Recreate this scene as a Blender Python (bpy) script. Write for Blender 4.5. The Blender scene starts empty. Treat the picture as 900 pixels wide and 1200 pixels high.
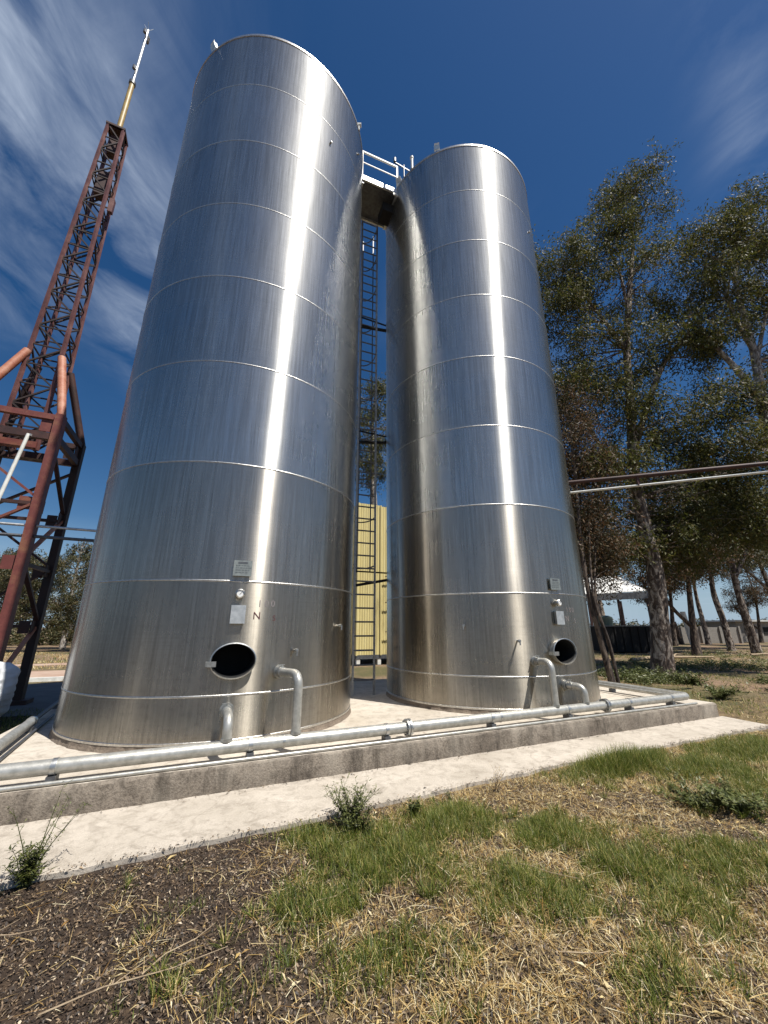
import bpy, bmesh, math, random
import numpy as np
from mathutils import Vector, Matrix
rng = np.random.default_rng(7); random.seed(7)
S = bpy.context.scene
COL = S.collection
PI = math.pi

# ---------------------------------------------------------------- camera
cam_d = bpy.data.cameras.new('camera'); cam = bpy.data.objects.new('camera', cam_d); COL.objects.link(cam)
cam.location = (0, 0, 1.6); cam.rotation_euler = (PI/2 + math.atan(0.3), 0, 0)
cam_d.sensor_fit = 'VERTICAL'; cam_d.sensor_height = 36; cam_d.lens = 13.5
cam_d.clip_start = 0.05; cam_d.clip_end = 5000
S.camera = cam
# ---------------------------------------------------------------- light
SUN_AZ, SUN_EL = math.radians(126), math.radians(62)      # clockwise from +Y
sun_d = bpy.data.lights.new('sun', 'SUN'); sun = bpy.data.objects.new('sun', sun_d); COL.objects.link(sun)
sun_d.energy = 5.0; sun_d.angle = math.radians(0.53); sun_d.color = (1, .955, .88)
sd = Vector((math.sin(SUN_AZ)*math.cos(SUN_EL), math.cos(SUN_AZ)*math.cos(SUN_EL), math.sin(SUN_EL)))
sun.rotation_euler = (-sd).to_track_quat('-Z', 'Y').to_euler()
W = bpy.data.worlds.new('World'); S.world = W; W.use_nodes = True
S.view_settings.view_transform = 'Standard'; S.view_settings.look = 'None'
S.view_settings.exposure = 0.42; S.view_settings.gamma = 1

def N(nt, typ, **kw):
    n = nt.nodes.new(typ)
    for k, v in kw.items():
        if k.startswith('i_'):
            n.inputs[k[2:].replace('_', ' ')].default_value = v
        else: setattr(n, k, v)
    return n
def L(nt, a, b): nt.links.new(a, b)
def M(nt, op, a, b=None, c=None, clamp=False):
    n = nt.nodes.new('ShaderNodeMath'); n.operation = op; n.use_clamp = clamp
    for i, x in enumerate((a, b, c)):
        if x is None: continue
        if isinstance(x, (int, float)): n.inputs[i].default_value = x
        else: nt.links.new(x, n.inputs[i])
    return n.outputs[0]
def ramp(nt, fac, stops, interp='LINEAR'):
    r = nt.nodes.new('ShaderNodeValToRGB'); nt.links.new(fac, r.inputs[0]); r.color_ramp.interpolation = interp
    e = r.color_ramp.elements
    while len(e) < len(stops): e.new(.5)
    for i, (p, c) in enumerate(stops):
        e[i].position = p
        e[i].color = (c, c, c, 1) if isinstance(c, (int, float)) else (*c, 1)
    return r.outputs[0]
def mixc(nt, fac, a, b, blend='MIX'):
    n = nt.nodes.new('ShaderNodeMix'); n.data_type = 'RGBA'; n.blend_type = blend
    for s, x in ((n.inputs[0], fac), (n.inputs[6], a), (n.inputs[7], b)):
        if isinstance(x, (int, float)): s.default_value = x
        elif isinstance(x, tuple): s.default_value = (*x, 1)
        else: nt.links.new(x, s)
    return n.outputs[2]
def noise(nt, vec, scale, detail=4, rough=.5, dist=0.0):
    n = nt.nodes.new('ShaderNodeTexNoise'); n.inputs['Scale'].default_value = scale
    n.inputs['Detail'].default_value = detail; n.inputs['Roughness'].default_value = rough
    n.inputs['Distortion'].default_value = dist
    if vec is not None: nt.links.new(vec, n.inputs['Vector'])
    return n.outputs[0]
def mapping(nt, vec, scale=(1, 1, 1), rot=(0, 0, 0), loc=(0, 0, 0)):
    m = nt.nodes.new('ShaderNodeMapping'); m.inputs['Scale'].default_value = scale
    m.inputs['Rotation'].default_value = rot; m.inputs['Location'].default_value = loc
    nt.links.new(vec, m.inputs[0]); return m.outputs[0]
def bump(nt, h, strength, dist, normal=None):
    b = nt.nodes.new('ShaderNodeBump'); b.inputs['Strength'].default_value = strength
    b.inputs['Distance'].default_value = dist; nt.links.new(h, b.inputs['Height'])
    if normal is not None: nt.links.new(normal, b.inputs['Normal'])
    return b.outputs[0]

# sky with cirrus
nt = W.node_tree; nt.nodes.clear()
out = N(nt, 'ShaderNodeOutputWorld'); bg = N(nt, 'ShaderNodeBackground'); L(nt, bg.outputs[0], out.inputs[0])
bg.inputs[1].default_value = 0.1
sky = N(nt, 'ShaderNodeTexSky', sky_type='NISHITA', sun_disc=False, sun_elevation=SUN_EL, sun_rotation=SUN_AZ,
        air_density=1.0, dust_density=0.6, ozone_density=2.0, altitude=300)
tc = N(nt, 'ShaderNodeTexCoord'); sep = N(nt, 'ShaderNodeSeparateXYZ'); L(nt, tc.outputs['Generated'], sep.inputs[0])
zz = M(nt, 'MAXIMUM', sep.outputs[2], 0.04)
px = M(nt, 'DIVIDE', sep.outputs[0], zz); py = M(nt, 'DIVIDE', sep.outputs[1], zz)
cmb = N(nt, 'ShaderNodeCombineXYZ'); L(nt, px, cmb.inputs[0]); L(nt, py, cmb.inputs[1])
v1 = mapping(nt, cmb.outputs[0], scale=(2.2, 1.3, 1), rot=(0, 0, math.radians(12)))
n1 = noise(nt, v1, 1.5, 10, .60, .8)
v2 = mapping(nt, cmb.outputs[0], scale=(5, 2.2, 1), rot=(0, 0, math.radians(-28)))
n2 = noise(nt, v2, 1.6, 8, .6, 1.2)
n3 = noise(nt, cmb.outputs[0], .8, 2, .5)
d = M(nt, 'ADD', px, M(nt, 'MULTIPLY', M(nt, 'SUBTRACT', py, .6), .12))
band = M(nt, 'POWER', 2.718, M(nt, 'MULTIPLY', M(nt, 'POWER', M(nt, 'DIVIDE', M(nt, 'ADD', d, .66), .25), 2.0), -1.0))
d2 = M(nt, 'SUBTRACT', M(nt, 'SUBTRACT', px, M(nt, 'MULTIPLY', py, 1.0)), .22)
band2 = M(nt, 'MULTIPLY', M(nt, 'POWER', 2.718, M(nt, 'MULTIPLY', M(nt, 'POWER', M(nt, 'DIVIDE', d2, .09), 2.0), -1.0)), .35)
far = M(nt, 'MULTIPLY', ramp(nt, n3, [(.5, 0), (.75, 1)]), .5)
msk = M(nt, 'ADD', M(nt, 'ADD', M(nt, 'MULTIPLY', band, .80), band2), far)
tex = M(nt, 'MULTIPLY', ramp(nt, n1, [(.40, 0), (.74, 1)]), M(nt, 'ADD', M(nt, 'MULTIPLY', ramp(nt, n2, [(.3, 0), (.7, 1)]), .6), .4))
cl = M(nt, 'MULTIPLY', M(nt, 'MULTIPLY', msk, tex), .95, clamp=True)
hs = N(nt, 'ShaderNodeHueSaturation'); hs.inputs['Saturation'].default_value = 1.34; hs.inputs['Value'].default_value = .58; hs.inputs['Hue'].default_value = .503
L(nt, sky.outputs[0], hs.inputs['Color'])
hz_ = ramp(nt, sep.outputs[2], [(.0, .85), (.06, .6), (.22, 0)])
skc = mixc(nt, hz_, hs.outputs[0], (2.7, 3.8, 5.0))
skc = mixc(nt, cl, skc, (4.6, 5.3, 6.4))
L(nt, skc, bg.inputs[0])

# ---------------------------------------------------------------- materials
def newmat(name):
    m = bpy.data.materials.new(name); m.use_nodes = True
    nt = m.node_tree; b = nt.nodes['Principled BSDF']; return m, nt, b
def obco(nt): return nt.nodes.new('ShaderNodeTexCoord').outputs['Object']
def geopos(nt): return nt.nodes.new('ShaderNodeNewGeometry').outputs['Position']
def simple(name, c1, c2=None, scale=6, rough=.6, metal=0.0, bmp=0.0, bscale=40, pos=(.35, .65), detail=5, coord=None):
    m, nt, b = newmat(name); co = geopos(nt)
    c2 = c2 or tuple(x*.75 for x in c1)
    col = ramp(nt, noise(nt, co, scale, detail, .6), [(pos[0], c1), (pos[1], c2)])
    L(nt, col, b.inputs['Base Color']); b.inputs['Roughness'].default_value = rough; b.inputs['Metallic'].default_value = metal
    if bmp: L(nt, bump(nt, noise(nt, co, bscale, 5, .6), bmp, .01), b.inputs['Normal'])
    return m

def steel_mat(name, base, r, aniso, streak, fine):
    m, nt, b = newmat(name); co = obco(nt)
    s = N(nt, 'ShaderNodeSeparateXYZ'); L(nt, co, s.inputs[0])
    ang = M(nt, 'ARCTAN2', s.outputs[1], s.outputs[0])
    c = N(nt, 'ShaderNodeCombineXYZ'); L(nt, ang, c.inputs[0]); L(nt, s.outputs[2], c.inputs[1])
    uv = c.outputs[0]
    vs = noise(nt, mapping(nt, uv, scale=(55, .55, 1)), 1.0, 5, .65)          # vertical rain streaks
    vf = noise(nt, mapping(nt, uv, scale=(260, 2.0, 1)), 1.0, 3, .6)
    hb = noise(nt, mapping(nt, uv, scale=(2.2, 120, 1)), 1.0, 3, .7)          # fine horizontal grain
    lo = noise(nt, mapping(nt, uv, scale=(1.4, 1.3, 1)), 1.0, 3, .5)
    st = ramp(nt, vs, [(.3, 1-streak), (.62, 1.0)])
    st2 = ramp(nt, vf, [(.3, 1-fine), (.6, 1.0)])
    hg = ramp(nt, hb, [(.3, .86), (.7, 1.0)])
    spots = ramp(nt, noise(nt, mapping(nt, uv, scale=(26, 12, 1)), 1.0, 6, .75), [(.36, .80), (.5, 1.0)])
    zf = ramp(nt, M(nt, 'DIVIDE', s.outputs[2], 14.0), [(.05, 1.0), (.25, .0)])
    sp = mixc(nt, M(nt, 'MULTIPLY', zf, .8), (1., 1., 1.), spots)
    col = mixc(nt, 1.0, base, st, 'MULTIPLY'); col = mixc(nt, 1.0, col, st2, 'MULTIPLY')
    col = mixc(nt, 1.0, col, hg, 'MULTIPLY'); col = mixc(nt, 1.0, col, sp, 'MULTIPLY')
    L(nt, col, b.inputs['Base Color']); b.inputs['Metallic'].default_value = 1
    rr = M(nt, 'ADD', M(nt, 'MULTIPLY', lo, .08), r - .04)
    rr = M(nt, 'ADD', rr, M(nt, 'MULTIPLY', M(nt, 'SUBTRACT', 1.0, st), .05))
    L(nt, rr, b.inputs['Roughness'])
    b.inputs['Anisotropic'].default_value = aniso; b.inputs['Anisotropic Rotation'].default_value = .25
    tg = N(nt, 'ShaderNodeTangent', direction_type='RADIAL', axis='Z'); L(nt, tg.outputs[0], b.inputs['Tangent'])
    w = noise(nt, mapping(nt, uv, scale=(4.5, .22, 1)), 1.0, 1, .4)
    n_ = bump(nt, w, .38, .018)
    n_ = bump(nt, hb, .04, .002, n_)
    L(nt, n_, b.inputs['Normal'])
    b2 = N(nt, 'ShaderNodeBsdfPrincipled'); L(nt, col, b2.inputs['Base Color']); b2.inputs['Metallic'].default_value = 1   # dull surface film
    b2.inputs['Roughness'].default_value = .47; L(nt, n_, b2.inputs['Normal'])
    mx = N(nt, 'ShaderNodeMixShader'); mx.inputs[0].default_value = .11; L(nt, b.outputs[0], mx.inputs[1]); L(nt, b2.outputs[0], mx.inputs[2])
    L(nt, mx.outputs[0], nt.nodes['Material Output'].inputs[0])
    return m
MT = {}
MT['steel0'] = steel_mat('ground_reflection_base_steel', (.48, .44, .375), .265, 1.0, .30, .16)  # darker, warmer base colour paints in the reflected brown ground
MT['steel1'] = steel_mat('ground_reflection_lower_steel', (.55, .515, .46), .262, 1.0, .34, .2)  # milder tint of the same painted ground reflection
MT['steel2'] = steel_mat('brushed_steel', (.61, .605, .58), .262, 1.0, .30, .22)
MT['steel3'] = steel_mat('rain_streaked_steel', (.58, .58, .56), .268, 1.0, .36, .26)
MT['weld'] = simple('weld_steel', (.62, .61, .58), (.42, .41, .39), 30, .38, 1.0, .3, 80)
MT['pipe'] = simple('pipe_steel', (.52, .51, .47), (.36, .355, .32), 14, .42, .55, .1, 60)
MT['fit'] = simple('fitting_steel', (.58, .58, .56), (.4, .4, .38), 20, .38, .9, .1, 60)
MT['plate'] = simple('plate_steel', (.34, .37, .35), (.25, .27, .26), 30, .5, .6)
MT['galv'] = simple('galvanised', (.72, .73, .72), (.5, .52, .52), 12, .42, .7)
MT['dkgalv'] = simple('dark_galvanised', (.16, .17, .18), (.10, .10, .11), 12, .5, .6)
MT['midgalv'] = simple('weathered_galvanised', (.36, .36, .35), (.24, .24, .24), 12, .5, .5)
MT['blackshade'] = simple('black_lacing_and_leg_shade', (.018, .012, .011), (.035, .017, .014), 5, .7)  # near-black lacing colour; on the rear legs it paints their shade
MT['black'] = simple('black_paint_and_shade', (.006, .006, .006), (.012, .012, .012), 8, .85)  # also paints the shade inside the manholes and below the walkway
MT['white'] = simple('white_paint', (.78, .78, .74), (.6, .6, .56), 8, .5)
MT['dial'] = simple('dial_white', (.82, .82, .8), (.8, .8, .78), 8, .4)
MT['redtxt'] = simple('faded_red_paint', (.075, .02, .022), (.13, .05, .05), 60, .7)
MT['paletxt'] = simple('faded_pale_paint', (.25, .21, .21), (.36, .33, .32), 60, .6, .4)

def rust(name, a, b_, c_, sc=3.5):
    m, nt, b = newmat(name); co = geopos(nt)
    f = noise(nt, co, sc, 7, .68); f2 = noise(nt, co, 38, 3, .6)
    col = ramp(nt, f, [(.33, a), (.5, b_), (.68, c_)])
    col = mixc(nt, ramp(nt, f2, [(.55, 0), (.75, .5)]), col, (.05, .025, .02))
    L(nt, col, b.inputs['Base Color']); b.inputs['Roughness'].default_value = .62
    L(nt, bump(nt, f2, .35, .004), b.inputs['Normal']); return m
MT['rust'] = rust('rusty_red_paint', (.13, .033, .027), (.17, .045, .036), (.24, .10, .055))
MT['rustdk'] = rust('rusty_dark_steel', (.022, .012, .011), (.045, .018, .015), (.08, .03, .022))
MT['rustor'] = rust('rusty_orange_steel', (.34, .10, .05), (.42, .17, .10), (.5, .27, .18))
MT['rustmast'] = rust('rusty_mast_steel', (.09, .035, .033), (.15, .06, .055), (.24, .12, .10), 2)
MT['ochre'] = simple('ochre_paint', (.42, .30, .10), (.3, .2, .07), 6, .5)

def concrete(name, c1, c2, dark, bst=.5, agg=0.0, joints=False, drip=0.0):
    m, nt, b = newmat(name); co = geopos(nt)
    f = noise(nt, co, 1.3, 8, .62); g = noise(nt, co, 45, 5, .7); h = noise(nt, co, 7, 6, .7, .6)
    col = ramp(nt, f, [(.32, c2), (.62, c1)])
    col = mixc(nt, ramp(nt, h, [(.48, 0), (.68, .65)]), col, dark)
    col = mixc(nt, ramp(nt, g, [(.45, 0), (.75, .35+agg)]), col, dark)
    if drip:
        dn = noise(nt, mapping(nt, co, scale=(3.1, 3.1, .45)), 1.3, 7, .75)
        col = mixc(nt, ramp(nt, dn, [(.5, 0), (.62, drip)]), col, dark)
        dn2 = noise(nt, mapping(nt, co, scale=(2.5, 2.5, 1)), 1.0, 4, .6)
        col = mixc(nt, ramp(nt, dn2, [(.5, 0), (.7, .5)]), col, (.42, .37, .30))
    vo = N(nt, 'ShaderNodeTexVoronoi', feature='DISTANCE_TO_EDGE'); vo.inputs['Scale'].default_value = .55
    wv = mixc(nt, .25, co, N_color(nt, co, 2.2)); L(nt, wv, vo.inputs['Vector'])
    crack = ramp(nt, vo.outputs[0], [(.0, 1), (.006, 0)])
    crack = M(nt, 'MULTIPLY', crack, .28 if joints else 0.0)
    col = mixc(nt, crack, col, dark)
    L(nt, col, b.inputs['Base Color']); b.inputs['Roughness'].default_value = .85
    hgt = M(nt, 'SUBTRACT', M(nt, 'ADD', g, M(nt, 'MULTIPLY', h, .7)), crack)
    L(nt, bump(nt, hgt, bst, .012), b.inputs['Normal']); return m
def N_color(nt, vec, scale):
    n = nt.nodes.new('ShaderNodeTexNoise'); n.inputs['Scale'].default_value = scale; nt.links.new(vec, n.inputs['Vector'])
    return n.outputs['Color']
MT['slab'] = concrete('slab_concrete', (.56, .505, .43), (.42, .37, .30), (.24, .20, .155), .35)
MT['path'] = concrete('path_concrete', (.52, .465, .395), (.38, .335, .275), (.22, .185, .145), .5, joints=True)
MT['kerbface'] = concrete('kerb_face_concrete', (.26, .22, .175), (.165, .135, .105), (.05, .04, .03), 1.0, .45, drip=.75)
MT['plinth'] = concrete('plinth_concrete', (.26, .21, .16), (.18, .14, .105), (.08, .06, .045), 1.0, .3)
MT['wall'] = concrete('wall_concrete', (.32, .30, .27), (.26, .24, .21), (.17, .15, .13), .4)

# ground
m, nt, b = newmat('soil_and_straw'); co = geopos(nt); MT['ground'] = m
sx = N(nt, 'ShaderNodeSeparateXYZ'); L(nt, co, sx.inputs[0])
f1 = noise(nt, co, .9, 6, .6, .3); f2 = noise(nt, co, 14, 8, .72, .4); f3 = noise(nt, co, 70, 4, .7)
mulch = ramp(nt, f2, [(.35, (.018, .011, .007)), (.55, (.055, .034, .02)), (.72, (.17, .11, .06))])
straw = ramp(nt, f2, [(.36, (.04, .026, .013)), (.52, (.17, .115, .05)), (.70, (.44, .33, .17))])
dirt = ramp(nt, f2, [(.35, (.11, .065, .04)), (.65, (.34, .23, .145))])
mx = M(nt, 'ADD', M(nt, 'MULTIPLY', sx.outputs[0], .55), M(nt, 'MULTIPLY', M(nt, 'SUBTRACT', f1, .5), 2.6))
near = mixc(nt, ramp(nt, M(nt, 'ADD', mx, .55), [(.25, 0), (.75, 1)]), mulch, straw)
near = mixc(nt, ramp(nt, noise(nt, co, 2.3, 5, .6, .4), [(.50, 0), (.60, .85)]), near, mulch)
fg = noise(nt, co, .35, 5, .6, .5)
farc = mixc(nt, ramp(nt, fg, [(.40, 0), (.58, 1)]), ramp(nt, f2, [(.35, (.045, .045, .014)), (.65, (.14, .12, .045))]), dirt)
farc = mixc(nt, ramp(nt, noise(nt, co, 1.7, 5, .6), [(.5, 0), (.7, .7)]), farc, straw)
near = mixc(nt, ramp(nt, M(nt, 'DIVIDE', sx.outputs[1], 20), [(.36, 0), (.5, 1)]), near, farc)
L(nt, near, b.inputs['Base Color']); b.inputs['Roughness'].default_value = .95
L(nt, bump(nt, M(nt, 'ADD', f2, M(nt, 'MULTIPLY', f3, .5)), .9, .03), b.inputs['Normal'])
MT['dirtroad'] = simple('pale_dirt', (.34, .22, .16), (.45, .34, .26), 1.2, .95, 0, .4, 20)
MT['yard'] = simple('grey_hardstanding', (.13, .125, .12), (.09, .088, .085), 3, .9, 0, .4, 40)

def islandmat(name, stops, rough=.55, trans=.25, bright=None):
    m, nt, b = newmat(name)
    g = nt.nodes.new('ShaderNodeNewGeometry')
    col = ramp(nt, g.outputs['Random Per Island'], stops)
    L(nt, col, b.inputs['Base Color']); b.inputs['Roughness'].default_value = rough
    if trans:
        tr = nt.nodes.new('ShaderNodeBsdfTranslucent'); L(nt, col, tr.inputs[0])
        mx = nt.nodes.new('ShaderNodeMixShader'); mx.inputs[0].default_value = trans
        L(nt, b.outputs[0], mx.inputs[1]); L(nt, tr.outputs[0], mx.inputs[2])
        L(nt, mx.outputs[0], nt.nodes['Material Output'].inputs[0])
    return m
MT['leaf'] = islandmat('eucalyptus_leaves', [(0, (.036, .043, .008)), (.5, (.085, .092, .018)), (.85, (.13, .125, .03)), (.96, (.15, .10, .035)), (1, (.18, .16, .08))], .62, .38)
MT['leafbrown'] = islandmat('brownish_leaves', [(0, (.03, .03, .012)), (.4, (.065, .055, .024)), (.7, (.12, .065, .03)), (.9, (.18, .09, .04)), (1, (.19, .15, .08))], .62, .35)
MT['leaffar'] = islandmat('far_leaves', [(0, (.035, .042, .012)), (.6, (.08, .08, .025)), (1, (.16, .11, .05))], .55, .2)
MT['grass'] = islandmat('green_grass_blades', [(0, (.045, .07, .008)), (.45, (.11, .15, .018)), (.80, (.21, .23, .035)), (1, (.52, .43, .16))], .55, .4)
MT['dry'] = islandmat('dry_grass_blades', [(0, (.26, .13, .03)), (.3, (.52, .35, .12)), (.7, (.72, .57, .28)), (1, (.86, .78, .55))], .6, .3)
MT['litter'] = islandmat('dry_leaf_litter', [(0, (.02, .014, .010)), (.5, (.055, .038, .026)), (.74, (.15, .10, .06)), (.94, (.28, .20, .12)), (1, (.52, .43, .31))], .6, 0)
MT['weed'] = islandmat('weed_leaves', [(0, (.05, .065, .015)), (.6, (.10, .12, .03)), (1, (.20, .20, .08))], .5, .2)
MT['weeddk'] = islandmat('dark_weed_leaves', [(0, (.03, .04, .008)), (.7, (.085, .10, .02)), (1, (.17, .17, .06))], .5, .2)
MT['twig'] = simple('pale_twig', (.40, .31, .20), (.22, .16, .10), 18, .8)
def barkmat(name, a, b_, c_):
    m, nt, b = newmat(name); co = geopos(nt)
    f = noise(nt, mapping(nt, co, scale=(2.6, 2.6, 1.1)), 1.9, 7, .66, 1.2)
    g = noise(nt, mapping(nt, co, scale=(14, 14, 3)), 1.0, 5, .65)
    col = ramp(nt, f, [(.40, a), (.50, b_), (.56, c_)])
    col = mixc(nt, ramp(nt, g, [(.35, .55), (.6, 0)]), col, (.03, .022, .018))
    L(nt, col, b.inputs['Base Color']); b.inputs['Roughness'].default_value = .85
    L(nt, bump(nt, M(nt, 'ADD', g, f), .9, .03), b.inputs['Normal']); return m
MT['bark'] = barkmat('peeling_bark', (.05, .034, .027), (.14, .10, .075), (.48, .41, .34))
MT['barkpale'] = barkmat('pale_bark', (.13, .10, .08), (.34, .30, .26), (.55, .51, .46))
MT['barkdark'] = barkmat('dark_bark', (.03, .02, .017), (.07, .05, .04), (.20, .15, .11))
m, nt, b = newmat('yellow_corrugated_metal'); co = geopos(nt); MT['yellow'] = m
col = ramp(nt, noise(nt, mapping(nt, co, scale=(9, 9, .7)), 1.2, 6, .7), [(.3, (.52, .43, .20)), (.55, (.64, .54, .24)), (.75, (.68, .61, .36))])
L(nt, col, b.inputs['Base Color']); b.inputs['Roughness'].default_value = .55
m, nt, b = newmat('white_woven_bag'); co = geopos(nt); MT['sack'] = m
b.inputs['Base Color'].default_value = (.74, .76, .78, 1); b.inputs['Roughness'].default_value = .6
L(nt, bump(nt, noise(nt, mapping(nt, co, scale=(3, 3, 5)), 1.5, 4, .5, .8), .5, .04), b.inputs['Normal'])
MT['roof'] = simple('white_roof_sheet', (.72, .72, .70), (.6, .6, .58), 2, .5)
MT['greentank'] = simple('dull_green_tank', (.10, .14, .11), (.15, .19, .15), 3, .5)

# ---------------------------------------------------------------- object helpers
def tag(o, label=None, cat=None, group=None, kind=None):
    if label: o['label'] = label
    if cat: o['category'] = cat
    if group: o['group'] = group
    if kind: o['kind'] = kind
    return o
def link(o, parent=None):
    COL.objects.link(o)
    if parent: o.parent = parent
    return o
def wloc(o):
    v = Vector((0, 0, 0))
    while o is not None: v += o.location; o = o.parent
    return v
def empty(name, loc, label, cat, group=None):
    o = bpy.data.objects.new(name, None); o.location = loc; o.empty_display_size = .2; link(o)
    return tag(o, label, cat, group)
class MB:
    def __init__(s): s.v = []; s.f = []
    def add(s, v, f):
        n = len(s.v); s.v += [tuple(p) for p in v]; s.f += [tuple(i+n for i in q) for q in f]; return s
    def box(s, c, size, R_=None):
        hx, hy, hz = [q/2 for q in size]; c = Vector(c)
        P = [Vector((x*hx, y*hy, z*hz)) for x in (-1, 1) for y in (-1, 1) for z in (-1, 1)]
        if R_ is not None: P = [R_ @ p for p in P]
        return s.add([p+c for p in P], [(0, 1, 3, 2), (4, 6, 7, 5), (0, 4, 5, 1), (2, 3, 7, 6), (0, 2, 6, 4), (1, 5, 7, 3)])
    def bar(s, a, b, w, h=None, up=(0, 0, 1)):
        a, b = Vector(a), Vector(b); h = h or w; d = (b-a); l = d.length; d.normalize(); up = Vector(up)
        if abs(d.dot(up)) > .98: up = Vector((1, 0, 0))
        x = d.cross(up).normalized(); y = x.cross(d).normalized()
        R_ = Matrix((x, y, d)).transposed(); return s.box((a+b)/2, (w, h, l), R_)
    def tube(s, pts, r, seg=10, caps=True):
        pts = [Vector(p) for p in pts]; n = len(pts)
        rs = r if isinstance(r, (list, tuple)) else [r]*n
        t0 = (pts[1]-pts[0]).normalized()
        x = t0.cross(Vector((0, 0, 1)));
        if x.length < .05: x = t0.cross(Vector((0, 1, 0)))
        x.normalize(); V = []
        for i, p in enumerate(pts):
            t = (pts[min(i+1, n-1)]-pts[max(i-1, 0)]).normalized()
            x = (x - t*x.dot(t)).normalized(); y = t.cross(x)
            V += [p + (x*math.cos(2*PI*k/seg)+y*math.sin(2*PI*k/seg))*rs[i] for k in range(seg)]
        F = [(i*seg+k, i*seg+(k+1) % seg, (i+1)*seg+(k+1) % seg, (i+1)*seg+k) for i in range(n-1) for k in range(seg)]
        if caps: F += [tuple(range(seg-1, -1, -1)), tuple((n-1)*seg+k for k in range(seg))]
        return s.add(V, F)
    def build(s, name, mat, parent=None, smooth=False):
        me = bpy.data.meshes.new(name); o = bpy.data.objects.new(name, me)
        off = wloc(parent) if parent else Vector((0, 0, 0))
        me.from_pydata([(p[0]-off.x, p[1]-off.y, p[2]-off.z) for p in s.v], [], s.f)
        me.materials.append(MT[mat] if isinstance(mat, str) else mat)
        if smooth:
            me.polygons.foreach_set('use_smooth', [True]*len(me.polygons))
            me.set_sharp_from_angle(angle=math.radians(40))
        me.update(); return link(o, parent)
def npmesh(name, V, F, mat, parent=None, smooth=False):      # F all triangles or all quads (numpy)
    me = bpy.data.meshes.new(name); k = F.shape[1]
    me.vertices.add(len(V)); me.vertices.foreach_set('co', np.asarray(V, np.float32).ravel())
    me.loops.add(F.size); me.loops.foreach_set('vertex_index', F.astype(np.int32).ravel())
    me.polygons.add(len(F)); me.polygons.foreach_set('loop_start', np.arange(0, F.size, k, dtype=np.int32))
    me.update(calc_edges=True); me.validate()
    if smooth: me.polygons.foreach_set('use_smooth', [True]*len(me.polygons))
    me.materials.append(MT[mat]); o = bpy.data.objects.new(name, me); return link(o, parent)
def arc(a, b, c, r, n=6):
    """polyline a-b-c with a rounded corner of radius r at b"""
    a, b, c = Vector(a), Vector(b), Vector(c); u = (a-b).normalized(); w = (c-b).normalized()
    p, q = b+u*r, b+w*r
    return [a] + [(p*(1-t)**2 + b*2*t*(1-t) + q*t**2) for t in [i/n for i in range(n+1)]] + [c]

PH = math.radians(23.5); U = Vector((math.cos(PH), math.sin(PH), 0)); V_ = Vector((-math.sin(PH), math.cos(PH), 0)); Z = Vector((0, 0, 1))
def uv(u, v, z=0): return U*u + V_*v + Z*z
C1 = Vector((-2.70, 6.99, 0)); C2 = Vector((2.19, 8.91, 0)); R = 2.13; ZB = .33; ZT = 13.55; ZS = .25

# ---------------------------------------------------------------- ground
def hgt(x, y):
    h = .018*np.sin(3.1*x+1.7*y)+.014*np.sin(7.3*x-4.1*y+1)+.010*np.sin(13*x+9*y)+.008*np.sin(-21*x+17*y+2)
    v = -math.sin(PH)*x+math.cos(PH)*y; u = math.cos(PH)*x+math.sin(PH)*y
    k = np.clip((3.74-v)/.35, 0, 1)
    far = np.clip((u-9.1)/.8, 0, 1)*np.clip((60-u)/10, 0, 1); k2 = np.clip((-2.7-u)/.5, 0, 1)
    k = np.maximum(k, np.maximum(far, k2*.5))
    return h*k - .012
def axis(lo, hi, step, ext):
    a = list(np.arange(lo, hi, step)); d = step; x = a[-1]
    while x < ext: d *= 1.35; x += d; a.append(x)
    d = step; x = a[0]; pre = []
    while x > -ext: d *= 1.35; x -= d; pre.append(x)
    return np.array(pre[::-1]+a)
gx = axis(-4, 9, .045, 900); gy = axis(1.2, 8, .045, 900)
X, Y = np.meshgrid(gx, gy); Hh = hgt(X, Y)
nv, nu = X.shape
idx = np.arange(nv*nu).reshape(nv, nu)
F = np.stack([idx[:-1, :-1], idx[:-1, 1:], idx[1:, 1:], idx[1:, :-1]], -1).reshape(-1, 4)
tag(npmesh('ground', np.stack([X, Y, Hh], -1).reshape(-1, 3), F, 'ground', smooth=True), kind='structure')

def sheet(name, pts, z, mat, thick=None):
    n = len(pts); mb = MB()
    if thick is None: mb.add([(p[0], p[1], z) for p in pts], [tuple(range(n))])
    else:
        mb.add([(p[0], p[1], z) for p in pts]+[(p[0], p[1], z-thick) for p in pts],
               [tuple(range(n))]+[(i, i+n, (i+1) % n+n, (i+1) % n) for i in range(n)])
    return tag(mb.build(name, mat), kind='structure')
# path: broken outer edge, slightly crowned
fr = []
us = np.arange(-6, 8.9, .05)
for i, u in enumerate(us):
    v = 3.76 + .24*min(max((u+1)/5, 0), 1) + .012*math.sin(u*5.1)+.010*math.sin(u*13.7+1)+random.uniform(-.006, .006)
    fr.append(uv(u, v))
sheet('path', fr+[uv(8.86, 4.3), uv(8.92, 4.76), uv(-6, 4.76)], .02, 'path', .06)
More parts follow.
